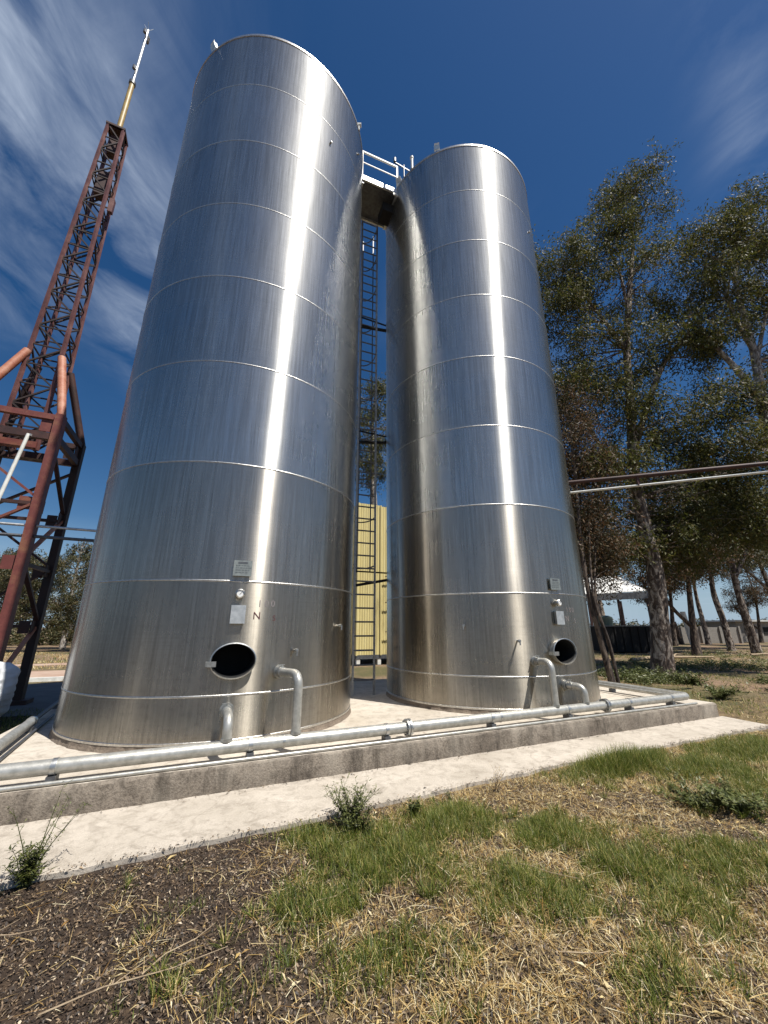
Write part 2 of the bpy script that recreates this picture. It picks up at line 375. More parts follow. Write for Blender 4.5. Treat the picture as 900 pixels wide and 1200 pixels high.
# slab (kerb face stands proud, with a slightly chipped arris)
mb = MB(); us = np.arange(-2.36, 8.81, .06); n = len(us)
rows = []
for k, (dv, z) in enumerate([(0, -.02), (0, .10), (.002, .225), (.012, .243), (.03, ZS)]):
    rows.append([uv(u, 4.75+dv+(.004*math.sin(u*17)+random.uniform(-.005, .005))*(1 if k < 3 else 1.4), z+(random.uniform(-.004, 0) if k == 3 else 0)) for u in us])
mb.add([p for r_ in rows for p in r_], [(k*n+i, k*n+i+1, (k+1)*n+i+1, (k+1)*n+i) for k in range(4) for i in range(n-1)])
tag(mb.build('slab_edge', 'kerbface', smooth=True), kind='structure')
a = [p for p in rows[4]]
b2 = [uv(8.80, 10.4, ZS), uv(-2.36, 10.4, ZS)]
mb = MB(); T = a + b2; k = len(T)
mb.add(T + [Vector((p.x, p.y, -.02)) for p in T], [tuple(range(k))]+[(i+k, (i+1) % k+k, (i+1) % k, i) for i in (n-1, n, n+1)])
tag(mb.build('concrete_slab', 'slab'), kind='structure')
# left hand yard, dirt road and low kerb
sheet('yard_pavement', [uv(-14, 11.2), uv(-2.6, 10.0), uv(-2.5, 15.4), uv(-14, 15.4)], .004, 'yard')
sheet('dirt_road', [uv(-60, 16.9), uv(-1, 16.9), uv(-1, 19.6), uv(-60, 20.4)], .006, 'dirtroad')
sheet('dirt_track', [uv(-60, 22.5), uv(-1, 22.2), uv(-1, 23.4), uv(-60, 23.8)], .006, 'dirtroad')
o = MB().bar(uv(-14, 16.0, .05), uv(-1.5, 16.0, .05), .16, .12).build('kerb', 'white')
tag(o, 'low whitewashed kerb running along the dirt road behind the left tank', 'kerb')

# ---------------------------------------------------------------- tanks
SEAMS = [.82, 2.17, 3.79, 5.43, 7.06, 8.68, 10.29, 11.92]
MA = math.radians(-66.5); MZ = 1.21; MW = .248; MHH = .192
def shell(name, z0, z1, C, parent, hole=False, mt='steel2'):
    seg = 192; V = []; F = []; Nn = []
    def P(a, z, r=R): V.append((r*math.cos(a), r*math.sin(a), z)); Nn.append((math.cos(a), math.sin(a), 0)); return len(V)-1
    if not hole:
        A = [2*PI*i/seg for i in range(seg)]; zs = [z0, (z0+z1)/2, z1]
        g = [[P(a, z) for a in A] for z in zs]
        F = [(g[j][i], g[j][(i+1) % seg], g[j+1][(i+1) % seg], g[j+1][i]) for j in range(2) for i in range(seg)]
    else:
        da = .5/R; n1 = 170; n2 = 24; za, zb = MZ-.3, MZ+.3
        A = [MA+da+(2*PI-2*da)*i/n1 for i in range(n1+1)]; B = [MA-da+2*da*i/n2 for i in range(n2+1)]
        zs = [z0, za, zb, z1]
        g = [[P(a, z) for a in A] for z in zs]; h = [[P(a, z) for a in B] for z in zs]
        F = [(g[j][i], g[j][i+1], g[j+1][i+1], g[j+1][i]) for j in range(3) for i in range(n1)]
        F += [(h[j][i], h[j][i+1], h[j+1][i+1], h[j+1][i]) for j in (0, 2) for i in range(n2)]
        K = 96; ring = []
        for k in range(K):
            t = 2*PI*k/K; c, s = math.cos(t), math.sin(t); m_ = max(abs(c), abs(s))
            ex, ez = c*MW, s*MHH; bx, bz = c/m_*.5, s/m_*.3
            ring.append([P(MA+(ex*(1-q)+bx*q)/R, MZ+ez*(1-q)+bz*q) for q in (0, .3, .65, 1)])
        F += [(ring[k][q], ring[k][q+1], ring[(k+1) % K][q+1], ring[(k+1) % K][q]) for k in range(K) for q in range(3)]
    me = bpy.data.meshes.new(name); me.from_pydata(V, [], F); me.materials.append(MT[mt])
    me.polygons.foreach_set('use_smooth', [True]*len(F)); me.update()
    me.normals_split_custom_set_from_vertices(Nn)
    o = bpy.data.objects.new(name, me); return link(o, parent)
def frame(a, z, C):      # local frame on the wall: t (tangent to the right seen from outside), n outward
    n_ = Vector((math.cos(a), math.sin(a), 0)); t = Vector((-math.sin(a), math.cos(a), 0))
    o = C + n_*R + Z*z; return o, t, n_
def lathe_ring(mb, prof, seg=192):   # prof: [(r,z)]
    n = len(prof); V = [(r_*math.cos(2*PI*i/seg), r_*math.sin(2*PI*i/seg), z) for i in range(seg) for r_, z in prof]
    F = [(i*n+k, ((i+1) % seg)*n+k, ((i+1) % seg)*n+k+1, i*n+k+1) for i in range(seg) for k in range(n-1)]
    return mb.add(V, F)
def textmesh(s, size):
    cu = bpy.data.curves.new('t', 'FONT'); cu.body = s; cu.size = size; cu.align_x = 'CENTER'; cu.extrude = .0006
    o = bpy.data.objects.new('t', cu); COL.objects.link(o)
    me = bpy.data.meshes.new_from_object(o.evaluated_get(bpy.context.evaluated_depsgraph_get()))
    bpy.data.objects.remove(o); bpy.data.curves.remove(cu); return me
def place_text(s, size, a, z, C, mat, parent, name='painted_letter', off=.002):
    me = textmesh(s, size); me.materials.clear(); me.materials.append(MT[mat])
    for v in me.vertices:
        x, y, e = v.co; aa = a + x/R; r_ = R+off+e
        w = C + Vector((math.cos(aa)*r_, math.sin(aa)*r_, z+y)); v.co = w - wloc(parent)
    o = bpy.data.objects.new(name, me); return link(o, parent)
def disc_pts(o, t, n_, rx, rz, off, K=40): return [o + t*(rx*math.cos(2*PI*k/K)) + Z*(rz*math.sin(2*PI*k/K)) + n_*off for k in range(K)]

def make_tank(C, label, second):
    root = empty('steel_tank', (C.x, C.y, 0), label, 'storage tank')
    zs = [ZB]+SEAMS+[ZT]
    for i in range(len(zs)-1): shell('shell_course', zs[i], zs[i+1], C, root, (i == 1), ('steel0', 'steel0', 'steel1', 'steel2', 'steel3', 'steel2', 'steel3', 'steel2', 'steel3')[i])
    for z in SEAMS:
        mb = MB(); lathe_ring(mb, [(R-.002, z-.013), (R+.004, z-.008), (R+.006, z), (R+.004, z+.008), (R-.002, z+.013)])
        mb.v = [(x+C.x, y+C.y, q) for x, y, q in mb.v]; mb.build('weld_seam', 'weld', root, True)
    mb = MB(); lathe_ring(mb, [(R-.01, ZT-.05), (R+.012, ZT-.045), (R+.012, ZT+.012), (R-.03, ZT+.012), (.02, ZT+.35), (0, ZT+.35)])
    mb.v = [(x+C.x, y+C.y, q) for x, y, q in mb.v]; mb.build('roof', 'weld', root, True)
    mb = MB(); lathe_ring(mb, [(R+.004, ZB-.012), (R+.007, ZB+.012), (R-.002, ZB+.02)])
    mb.v = [(x+C.x, y+C.y, q) for x, y, q in mb.v]; mb.build('bottom_rim', 'weld', root, True)
    mb = MB(); lathe_ring(mb, [(0, ZB-.012), (R+.004, ZB-.012)], 96)
    mb.v = [(x+C.x, y+C.y, q) for x, y, q in mb.v]; mb.build('floor_plate', 'fit', root)
    # mortar plinth with rough skirt
    seg = 220; prof = [(R-.05, ZB-.014), (R+.0, ZB-.016), (R+.008, ZB-.05), (R+.022, ZS+.001)]; V = []; F = []
    for i in range(seg):
        a = 2*PI*i/seg; j = random.uniform(-.004, .004)
        V += [(C.x+(r_+j*(k > 0))*math.cos(a), C.y+(r_+j*(k > 0)*k)*math.sin(a), z) for k, (r_, z) in enumerate(prof)]
    F = [(i*4+k, ((i+1) % seg)*4+k, ((i+1) % seg)*4+k+1, i*4+k+1) for i in range(seg) for k in range(3)]
    mb = MB(); mb.add(V, F); mb.build('plinth', 'plinth', root)
    # manhole: neck, lip, hinge
    o, t, n_ = frame(MA, MZ, C)
    K = 56
    inner = [p for of in (-.40, .045) for p in disc_pts(o, t, n_, MW-.004, MHH-.004, of, K)]
    rings = [(MW, MHH, .02), (MW, MHH, .060), (MW+.006, MHH+.006, .075), (MW+.018, MHH+.018, .070), (MW+.018, MHH+.018, .045), (MW+.006, MHH+.006, .040), (MW+.006, MHH+.006, -.04)]
    P = [p for rx, rz, of in rings for p in disc_pts(o, t, n_, rx, rz, of, K)]
    nr = len(rings)
    mb = MB().add(P, [(j*K+i, j*K+(i+1) % K, (j+1)*K+(i+1) % K, (j+1)*K+i) for j in range(nr-1) for i in range(K)])
    man = mb.build('manhole', 'fit', root, True)
    MB().add(inner, [(i, (i+1) % K, K+(i+1) % K, K+i) for i in range(K)]).build('shade_sleeve', 'black', man, True)  # added black lining, the neck's inner shade put into its colour
    mb = MB().add(disc_pts(o-n_*.42, t, n_, MW*1.08, MHH*1.08, 0, K), [tuple(range(K))]); mb.build('shade_lid', 'black', man)  # lid coloured black to carry the shade of the interior
    h = MB(); RT = Matrix((t, n_, Z)).transposed()
    h.box(o - t*(MW-.005) - Z*.03 + n_*.10, (.10, .02, .06), RT); h.box(o - t*(MW+.045) - Z*.03 + n_*.05, (.03, .11, .05), RT)
    h.build('hinge', 'fit', man)
    # nameplate, thermometer box, gauge
    for nm, z, w, hh_, mt in (('nameplate', 2.335, .225, .20, 'plate'), ('junction_box', 1.755, .165, .215, 'fit')):
        o, t, n_ = frame(math.radians(-66.6), z, C); RT = Matrix((t, n_, Z)).transposed()
        dep = .035 if nm == 'nameplate' else .05
        mb = MB().box(o + n_*(dep), (w, .012, hh_), RT)
        mb.box(o + n_*(dep/2-.004), (w*.8, dep, hh_*.8), RT)
        if nm == 'nameplate':
            pl = mb.build(nm, mt, root)
            e = MB(); rr = random.Random(3)
            e.box(o+n_*(dep+.0075)+Z*.072, (.12, .003, .022), RT)
            for r_ in range(4):
                x = -.085
                while x < .07:
                    l = rr.uniform(.012, .035); e.box(o+n_*(dep+.0075)+t*(x+l/2)+Z*(.035-.03*r_), (l, .003, .006), RT); x += l+.012
            tag(e.build('engraving', 'dkgalv', pl), kind='stuff')
        else:
            bx = MB().box(o + n_*(dep/2+.004), (w, dep, hh_), RT).build(nm, mt, root)
            MB().box(o+n_*(dep+.007), (w*1.06, .006, hh_*1.04), RT).build('cover', 'galv', bx)
    o, t, n_ = frame(math.radians(-66.6), 2.01, C)
    mb = MB().tube([o-n_*.01, o+n_*.085], .052, 28); ga = mb.build('gauge', 'fit', root, True)
    MB().tube([o+n_*.0855, o+n_*.0875], .042, 28).build('dial', 'dial', ga)
    rp = disc_pts(o, t, n_, .05, .05, .088, 28); rp2 = disc_pts(o, t, n_, .043, .043, .096, 28); rp3 = disc_pts(o, t, n_, .058, .058, .08, 28)
    MB().add(rp3+rp2, [(i, (i+1) % 28, 28+(i+1) % 28, 28+i) for i in range(28)]).build('bezel', 'weld', ga, True)
    MB().bar(o+n_*.0895-t*.006-Z*.01, o+n_*.0895+t*.02+Z*.018, .006, .003).build('needle', 'black', ga)
    # painted letters, weathered
    zz_ = 1.70
    cols = ('paletxt', 'redtxt') if not second else ('paletxt', 'paletxt')
    for ch_, an_ in (('1', -59.6), ('0', -57.2), ('0', -55.0)): place_text(ch_, .115, math.radians(an_), zz_+.16, C, cols[0], root)
    place_text('N', .13, math.radians(-60.3), zz_, C, cols[1], root)
    place_text('S', .10, math.radians(-54.2), zz_-.02, C, cols[1], root)
    # small sampling valves
    vs = [(-45.4, 1.304, .05), (-22.0, 1.625, .05)] if not second else [(-88.9, 1.381, .10), (-112.1, 1.628, .05)]
    for i, (a, z, l) in enumerate(vs):
        o, t, n_ = frame(math.radians(a), z, C)
        mb = MB().tube([o-n_*.02, o+n_*l], .014, 10).tube([o+n_*(l-.004), o+n_*(l+.018)], .026, 10)
        mb.box(o+n_*(l+.03)-Z*.03, (.018, .018, .07)); mb.build('sampling_valve', 'weld', root, True)
    # small lugs high on the wall and rim
    for a, z in ((-42.8, 11.41), (-15, 12.6)):
        o, t, n_ = frame(math.radians(a), z, C); MB().tube([o-n_*.02, o+n_*.05], .02, 10).build('lifting_lug', 'weld', root, True)
    return root

make_tank(C1, 'nearer, left one of two tall brushed steel tanks, with dark red painted letters', False)
make_tank(C2, 'farther, right one of two tall brushed steel tanks, beside the eucalyptus trees', True)
# things on the rims
def lamp(loc, d, label):
    loc = Vector(loc); e = empty('floodlight', loc, label, 'floodlight')
    MB().tube([loc, loc+Z*.10], .012, 8).build('bracket', 'galv', e)
    d = Vector(d).normalized(); s = d.cross(Z).normalized(); u_ = s.cross(d); Rm = Matrix((s, d, u_)).transposed()
    MB().box(loc+Z*.14, (.15, .07, .10), Rm).build('housing', 'galv', e)
    MB().box(loc+Z*.22+d*.04, (.13, .012, .08), Rm).build('lens', 'dial', e)
def rim(C, deg, dz=0, r=R): a = math.radians(deg); return (C.x+r*math.cos(a), C.y+r*math.sin(a), ZT+dz)
lamp(rim(C1, -118, 0), (-.5, -.7, -.5), 'small white floodlight on the left rim of the nearer tank roof')
lamp(rim(C2, -112, 0), (-.2, -1, -.4), 'small white floodlight near the middle of the farther tank rim')
lamp(rim(C2, -146, 0), (-.6, -1, -.9), 'floodlight tilted down beside the walkway railing on the farther tank')
e = empty('vent_pipe', rim(C2, -132, 0), 'short upright white vent pipe on the farther tank rim', 'vent pipe')
p = Vector(rim(C2, -132, 0)); MB().tube([p-Z*.02, p+Z*.42], .035, 10).build('pipe', 'white', e, True); MB().tube([p+Z*.40, p+Z*.45], .05, 10).build('cap', 'white', e, True)
e = empty('wind_sensor', rim(C2, -142, 0), 'dark wind sensor with crossed arms next to the white vent pipe', 'wind sensor')
p = Vector(rim(C2, -140, 0)); MB().tube([p-Z*.02, p+Z*.5], .015, 8).build('pole', 'dkgalv', e)
MB().bar(p+Z*.42-U*.28, p+Z*.36+U*.25, .03).build('crossarm', 'dkgalv', e); MB().tube([p+Z*.44-U*.28, p+Z*.58-U*.28], .04, 8).build('cup', 'dkgalv', e)
e = empty('camera_bracket', rim(C1, -14, 0), 'small bright bracket on the right rim of the nearer tank', 'bracket')
p = Vector(rim(C1, -14, 0)); MB().box(p+Z*.08, (.05, .05, .2)).build('post', 'white', e); MB().box(p+Z*.18, (.12, .08, .05)).build('head', 'white', e)

# ---------------------------------------------------------------- walkway between the roofs
PHW = math.radians(21.4); UW = Vector((math.cos(PHW), math.sin(PHW), 0)); VW = Vector((-math.sin(PHW), math.cos(PHW), 0))
P0 = Vector((-.25, 7.95, 0))
def wl(u, v, z): return P0+UW*u+VW*v+Z*z
RW = Matrix((UW, VW, Z)).transposed()
e = empty('walkway', wl(0, 0, 13.3), 'metal walkway with white railing bridging the two tank roofs', 'walkway')
for v in (-.36, .66): MB().box(wl(.03, v, 13.38), (1.18, .05, .16), RW).build('side_beam', 'galv', e)
MB().box(wl(-.50, .15, 13.25), (.07, 1.0, .09), RW).build('cross_beam', 'galv', e)
MB().box(wl(.52, .15, 13.25), (.07, 1.0, .09), RW).build('cross_beam', 'galv', e)
for k in range(12): MB().box(wl(.03, -.31+.082*k, 13.40), (1.14, .079, .03), RW).build('floor_plank', 'dkgalv', e)
for v in (-.36, .66):
    for u in ((-.52, .53)): MB().box(wl(u, v, 13.90), (.045, .045, 1.0), RW).build('rail_post', 'white', e)
    MB().bar(wl(-.54, v, 14.40), wl(.55, v, 14.40), .045).build('top_rail', 'white', e)
    MB().bar(wl(-.52, v, 13.98), wl(.53, v, 13.98), .025).build('mid_rail', 'white', e)
MB().box(wl(.47, -.40, 13.2), (.16, .03, .08), RW).build('clamp', 'white', e)
# added black box for the dark underside and shadow below the walkway, tank 2 side
e = empty('shade_box', wl(.32, .2, 12.6), 'black box added for the shade below the walkway against the farther tank', 'box')
MB().box(wl(.36, .10, 13.05), (.32, .42, .30), RW).build('housing', 'black', e)
MB().tube([wl(.28, .2, 13.3), wl(.28, .2, 13.1)], .06, 10).build('hanger', 'black', e)
# ladder
lb = wl(.09, .72, ZS); e = empty('caged_ladder', lb, 'tall steel ladder with safety cage rising between the two tanks', 'ladder')
def ll(u, v, z): return wl(.09+u, .72+v, z)
HW = .235
for s in (-1, 1): MB().box(ll(s*HW, 0, (ZS+14.3)/2), (.045, .03, 14.3-ZS), RW).build('stile', 'midgalv', e)
rung = MB().tube([ll(-HW, 0, .55), ll(HW, 0, .55)], .018, 8).build('rung', 'dkgalv', e)
for k in range(1, 45):
    c = rung.copy(); c.location = (0, 0, .29*k); link(c, e)
z = 2.95
def hoop(z): return [ll(HW*math.cos(a)*(1+.45*math.sin(a)), .62*math.sin(a), z) for a in [PI*i/14 for i in range(15)]]
hp = MB().tube(hoop(0), .016, 6).build('cage_hoop', 'dkgalv', e); hp.location.z = 2.95
for k in range(1, 10):
    c = hp.copy(); c.location = (0, 0, 2.95+1.15*k); link(c, e)
for a in (35, 90, 145):
    a = math.radians(a); MB().bar(ll(HW*math.cos(a)*(1+.45*math.sin(a)), .62*math.sin(a), 2.85), ll(HW*math.cos(a)*(1+.45*math.sin(a)), .62*math.sin(a), 13.35), .03, .008, up=VW).build('cage_strap', 'dkgalv', e)
for z in (2.6, 6.1, 9.6):
    MB().bar(ll(-HW, .03, z-.12), ll(.66, .10, z+.06), .06).build('standoff_arm', 'black', e)
    MB().bar(ll(-HW, .03, z+.2), ll(.62, .08, z+.2), .03).build('standoff_arm', 'black', e)

# ---------------------------------------------------------------- pipework on the slab
def header(label, pts_runs, sup, name='header_pipe'):
    e = empty(name, pts_runs[0][0], label, 'pipe')
    for p in pts_runs: MB().tube(p, .056, 18).build('pipe', 'pipe', e, True)
    return e
VP = 4.88; ZP = .385; UR = 8.22
run = [uv(-2.2+.1, VP, ZP)] + [uv(UR-.35, VP, ZP)]
hd = empty('header_pipe', uv(0, VP, ZS), 'long grey pipe run along the front slab edge turning back at the right corner', 'pipe')
for (a, b_) in ((-2.1, .9), (.9, 3.9), (3.9, UR-.12)):
    MB().tube([uv(a, VP, ZP), uv(b_, VP, ZP)], .064, 20).build('pipe', 'pipe', hd, True)
for u in (2.45, 6.05):
    f_ = MB().tube([uv(u-.03, VP, ZP), uv(u-.006, VP, ZP)], .098, 20); f_.tube([uv(u+.006, VP, ZP), uv(u+.03, VP, ZP)], .098, 20).build('flange', 'fit', hd, True)
    b_ = MB()
    for k in range(8):
        a = 2*PI*k/8; c_ = V_*math.cos(a)*.083+Z*math.sin(a)*.083; b_.tube([uv(u-.045, VP, ZP)+c_, uv(u+.045, VP, ZP)+c_], .009, 6)
    tag(b_.build('bolts', 'dkgalv', hd), kind='stuff')
for u in (.9, 3.9): MB().tube([uv(u-.012, VP, ZP), uv(u+.012, VP, ZP)], .0685, 20).build('weld_ring', 'weld', hd, True)
MB().tube(arc(uv(UR-.12, VP, ZP), uv(UR, VP, ZP), uv(UR, VP+.12, ZP), .11), .064, 18).build('elbow', 'pipe', hd, True)
MB().tube([uv(UR, VP+.12, ZP), uv(UR, 10.2, ZP)], .064, 20).build('pipe', 'pipe', hd, True)
MB().tube([uv(UR-.2, VP+.30, ZP+.0), uv(UR-.2, 10.2, ZP)], .035, 14).build('small_pipe', 'pipe', hd, True)
MB().tube([uv(UR-.2, VP+.30, ZP), uv(UR-.2, VP, ZP)], .035, 14).build('small_pipe', 'pipe', hd, True)
MB().tube([uv(-2.1, VP-.075, .272), uv(UR+.1, VP-.075, .272)], .018, 12).build('drain_pipe', 'pipe', hd, True)
RU = Matrix((U, V_, Z)).transposed()
for u in (-1.15, .55, 2.15, 3.75, 5.2, 6.6, 7.7):
    s_ = MB().box(uv(u, VP, ZS+.035), (.07, .13, .07), RU).build('support', 'dkgalv', hd)
    MB().tube([uv(u-.02, VP, ZP), uv(u+.02, VP, ZP)], .0705, 16).build('clamp', 'fit', s_, True)
for v in (6.4, 8.2): MB().box(uv(UR, v, ZS+.035), (.13, .07, .07), RU).build('support', 'dkgalv', hd)
def riser(C, ang, zr, u_end, out, low=False):
    o, t, n_ = frame(math.radians(ang), zr, C)
    end = uv(u_end, VP, ZP+.04); top = Vector((end.x, end.y, zr+(.02 if not low else -.0)))
    r_ = .052
    MB().tube(arc(o-n_*.03, top, end, .15 if not low else .12, 10), r_, 18).build('riser', 'pipe', hd, True)
    f = MB().tube([o-n_*.005, o+n_*.018], .082, 20); f.tube([o+n_*.022, o+n_*.04], .076, 20)
    fl = f.build('flange', 'fit', hd, True)
    d = (top-o).normalized(); v = MB().tube([o+d*.05, o+d*.12], .062, 14); v.tube([o+d*.085, o+d*.085+Z*.09], .012, 8)
    v.bar(o+d*.085+Z*.085-t*.06, o+d*.085+Z*.085+t*.03, .018, .008); v.build('valve', 'fit', hd, True)
    MB().tube([end+Z*.02, end+Z*.05], .06, 16).build('collar', 'fit', hd, True)
riser(C1, -66.9, .66, .30, .5, True)
riser(C1, -50.8, 1.05, 1.03, .5)
riser(C2, -81.6, 1.06, 4.98, .5)
riser(C2, -67.0, .68, 5.62, .5, True)
lp = empty('side_pipe', uv(-2.0, 6, ZS), 'grey pipe running back along the left slab edge beside the grass', 'pipe')
def sp(v, z=.35, d=0): return uv(-1.98-.102*(v-6.12)+d, v, z)
MB().tube([sp(5.02), sp(7.35)], .058, 18).build('pipe', 'pipe', lp, True)
MB().tube([sp(7.33), sp(7.41)], .066, 18).build('collar', 'fit', lp, True)
MB().tube([sp(7.41), sp(10.2)], .03, 18).build('thin_pipe', 'dkgalv', lp, True)
MB().tube([sp(5.02, .28, .10), sp(8.2, .28, .10)], .018, 12).build('small_pipe', 'dkgalv', lp, True)
for v in (5.6, 7.2, 9): MB().box(sp(v, ZS+.03), (.13, .07, .06), RU).build('support', 'dkgalv', lp)

# ---------------------------------------------------------------- overhead pipe racks
e = empty('overhead_pipe_rack', (-6.35, 8.15, 0), 'pair of thin grey overhead pipes reaching from behind the nearer tank to the left', 'pipe rack')
a = uv(-2.0, 10.0, 0); b_ = uv(-16, 10.0, 0)
MB().tube([a+Z*3.62, b_+Z*3.62], .028, 8).build('pipe', 'galv', e); MB().tube([a+Z*3.40, b_+Z*3.40], .034, 8).build('pipe', 'dkgalv', e)
MB().tube([a+U*-.35+Z*3.32+V_*.03, a+U*-.35+Z*3.7+V_*.03], .03, 8).build('hanger', 'rustor', e)
for u in (-15.5,): MB().bar(uv(u, 10.05, 0), uv(u, 10.05, 3.7), .08).build('post', 'rust', e)
MB().bar(uv(-1.9, 10.05, ZS), uv(-1.9, 10.05, 3.7), .08).build('post', 'rust', e)
e = empty('overhead_pipes', (5.8, 11.3, 0), 'rusty pipe above a white pipe spanning overhead from the farther tank to the right', 'pipe rack')
p1, p2 = Vector((4.7, 11.72, 0)), Vector((15.2, 7.76, 0))
MB().tube([p1+Z*5.98, p2+Z*5.72], .062, 10).build('pipe', 'rustdk', e, True)
MB().tube([p1+Z*5.62, p2+Z*5.60], .036, 10).build('pipe', 'white', e, True)
q = p1.lerp(p2, .27); MB().bar(q+Z*5.60, q+Z*5.98, .07).build('hanger', 'rustdk', e)
for q in (p1, p2): MB().bar(q, q+Z*6.0, .12).build('post', 'rustdk', e)

# ---------------------------------------------------------------- derrick tower with mast
A = Vector((-7.32, 7.73, 0)); B = Vector((-7.96, 9.18, 0)); dv = (B-A); side = Vector((-dv.y, dv.x, 0)); D_ = A+side; C_ = B+side
ctr = (A+B+C_+D_)/4
tw = empty('derrick_tower', ctr, 'rusty red steel derrick with a tall lattice mast standing left of the tanks', 'lattice tower')
TZ = 6.2
legs = [(A, 'rust', .20), (B, 'blackshade', .19), (C_, 'blackshade', .19), (D_, 'rust', .20)]  # shade on the rear legs is put into their near-black colour
def RB(d):
    d = d.normalized(); return Matrix((d, Z.cross(d), Z)).transposed()
RM = RB(dv)
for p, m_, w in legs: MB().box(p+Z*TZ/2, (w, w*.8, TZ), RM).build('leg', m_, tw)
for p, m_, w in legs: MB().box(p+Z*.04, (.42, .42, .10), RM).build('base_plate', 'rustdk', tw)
pairs = [(A, B), (B, C_), (C_, D_), (D_, A)]
lv = [.35, 1.6, 2.85, 4.1, 5.35]
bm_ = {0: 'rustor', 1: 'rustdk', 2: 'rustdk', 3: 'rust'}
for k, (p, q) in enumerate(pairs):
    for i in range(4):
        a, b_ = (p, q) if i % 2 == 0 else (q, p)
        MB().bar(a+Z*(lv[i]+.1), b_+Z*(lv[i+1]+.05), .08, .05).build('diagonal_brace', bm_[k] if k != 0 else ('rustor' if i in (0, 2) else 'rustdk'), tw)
    for z_ in (1.6+.02, 4.1) if k in (1, 3) else (2.85,):
        MB().bar(p+Z*z_, q+Z*z_, .07, .07).build('horizontal_brace', 'rustdk', tw)
    MB().bar(p+Z*(TZ-.55), q+Z*(TZ-.55), .10, .16).build('top_beam', 'rustdk', tw)
    MB().bar(p+Z*(TZ+.02)-Z*.10, q+Z*(TZ-.08), .10, .13).build('top_beam', 'rust' if k in (3,) else 'rustdk', tw)
for k, (p, q) in enumerate(pairs):
    for z_ in (TZ-.3, 4.1, 2.85, 1.6):
        for a, b_ in ((p, q), (q, p)):
            g_ = a.lerp(b_, .14); MB().bar(g_+Z*(z_-.14), g_+Z*(z_+.14), .20, .022, up=(b_-a).normalized().cross(Z)).build('gusset_plate', 'rustdk' if k != 3 else 'rust', tw)
# mast
ex = dv.normalized(); ey = Z.cross(ex)
def mast(s, i, j, z): return ctr + ex*(s*i/2) + ey*(s*j/2) + Z*z
z0, z1_, w0, w1 = TZ-.75, 16.4, .70, .40
def wz(z): return w0 + (w1-w0)*(z-z0)/(z1_-z0)
cor = [(-1, -1), (1, -1), (1, 1), (-1, 1)]
for i, j in cor: MB().bar(mast(w0, i, j, z0), mast(w1, i, j, z1_), .07, .07).build('mast_chord', 'rustmast', tw)
NS = 20; hz = (z1_-z0)/NS
for k in range(NS):
    za, zb_ = z0+hz*k, z0+hz*(k+1)
    for f_ in range(4):
        a, b_ = cor[f_], cor[(f_+1) % 4]
        if k % 2: a, b_ = b_, a
        MB().bar(mast(wz(za), *a, za), mast(wz(zb_), *b_, zb_), .035, .035).build('lacing_bar', 'blackshade', tw)
        MB().bar(mast(wz(zb_), *a, zb_), mast(wz(zb_), *b_, zb_), .03, .03).build('lacing_bar', 'blackshade', tw)
MB().box(ctr+Z*(z1_+.02), (w1+.1, w1+.1, .07), RM).build('mast_top_plate', 'rustdk', tw)
for zc, hh2, wd in ((z1_-.55, .7, .24), (z1_-2.2, .9, .27)): MB().box(ctr+Z*zc+ex*.05, (wd, wd, hh2), RM).build('pulley_housing', 'rustdk', tw)
MB().box(ctr+Z*(z1_-2.9)-ey*.34, (.12, .12, .5), RM).build('pulley_bracket', 'rustmast', tw)
# raking braces from leg tops to mast
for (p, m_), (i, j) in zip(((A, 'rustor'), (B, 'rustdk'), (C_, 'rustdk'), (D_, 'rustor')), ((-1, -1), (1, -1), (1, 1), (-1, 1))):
    tz = TZ+1.75
    i2, j2 = (-1 if (p-ctr).dot(ex) < 0 else 1), (-1 if (p-ctr).dot(ey) < 0 else 1)
    MB().tube([p+Z*(TZ-.02), mast(wz(tz), i2*1.05, j2*1.05, tz)], .085, 14).build('raking_brace', m_, tw, True)
MB().bar(mast(w0, -1, -1, z0+.1), mast(w0, -1, 1, z0+.1), .14, .16).build('mast_base_beam', 'rust', tw)
MB().bar(mast(w0, 1, -1, z0+.1), mast(w0, 1, 1, z0+.1), .14, .16).build('mast_base_beam', 'rustdk', tw)
# cable conduit and antenna
t0 = ctr+Z*(z1_+.05)
e = empty('antenna', t0, 'thin antenna with ochre lower tube and white upper rod on top of the lattice mast', 'antenna')
MB().tube([t0, t0+Z*2.45], .075, 12).build('lower_tube', 'ochre', e, True)
MB().tube([t0+Z*2.40, t0+Z*2.52], .10, 12).build('collar', 'dkgalv', e, True)
MB().tube([t0+Z*2.45, t0+Z*5.4], .045, 10).build('upper_rod', 'galv', e, True)
for z_, s in ((2.95, -1), (4.95, -1), (5.3, 1), (5.15, 1)):
    MB().bar(t0+Z*z_, t0+Z*z_+ex*.18*s-ey*.05, .03).build('arm', 'galv', e); MB().tube([t0+Z*(z_-.06)+ex*.18*s, t0+Z*(z_+.08)+ex*.18*s], .05, 8).build('insulator', 'dkgalv', e)
for a_ in range(4): MB().bar(t0+Z*5.38, t0+Z*5.62+ex*.14*math.cos(a_*PI/2)+ey*.14*math.sin(a_*PI/2), .012).build('whip', 'galv', e)
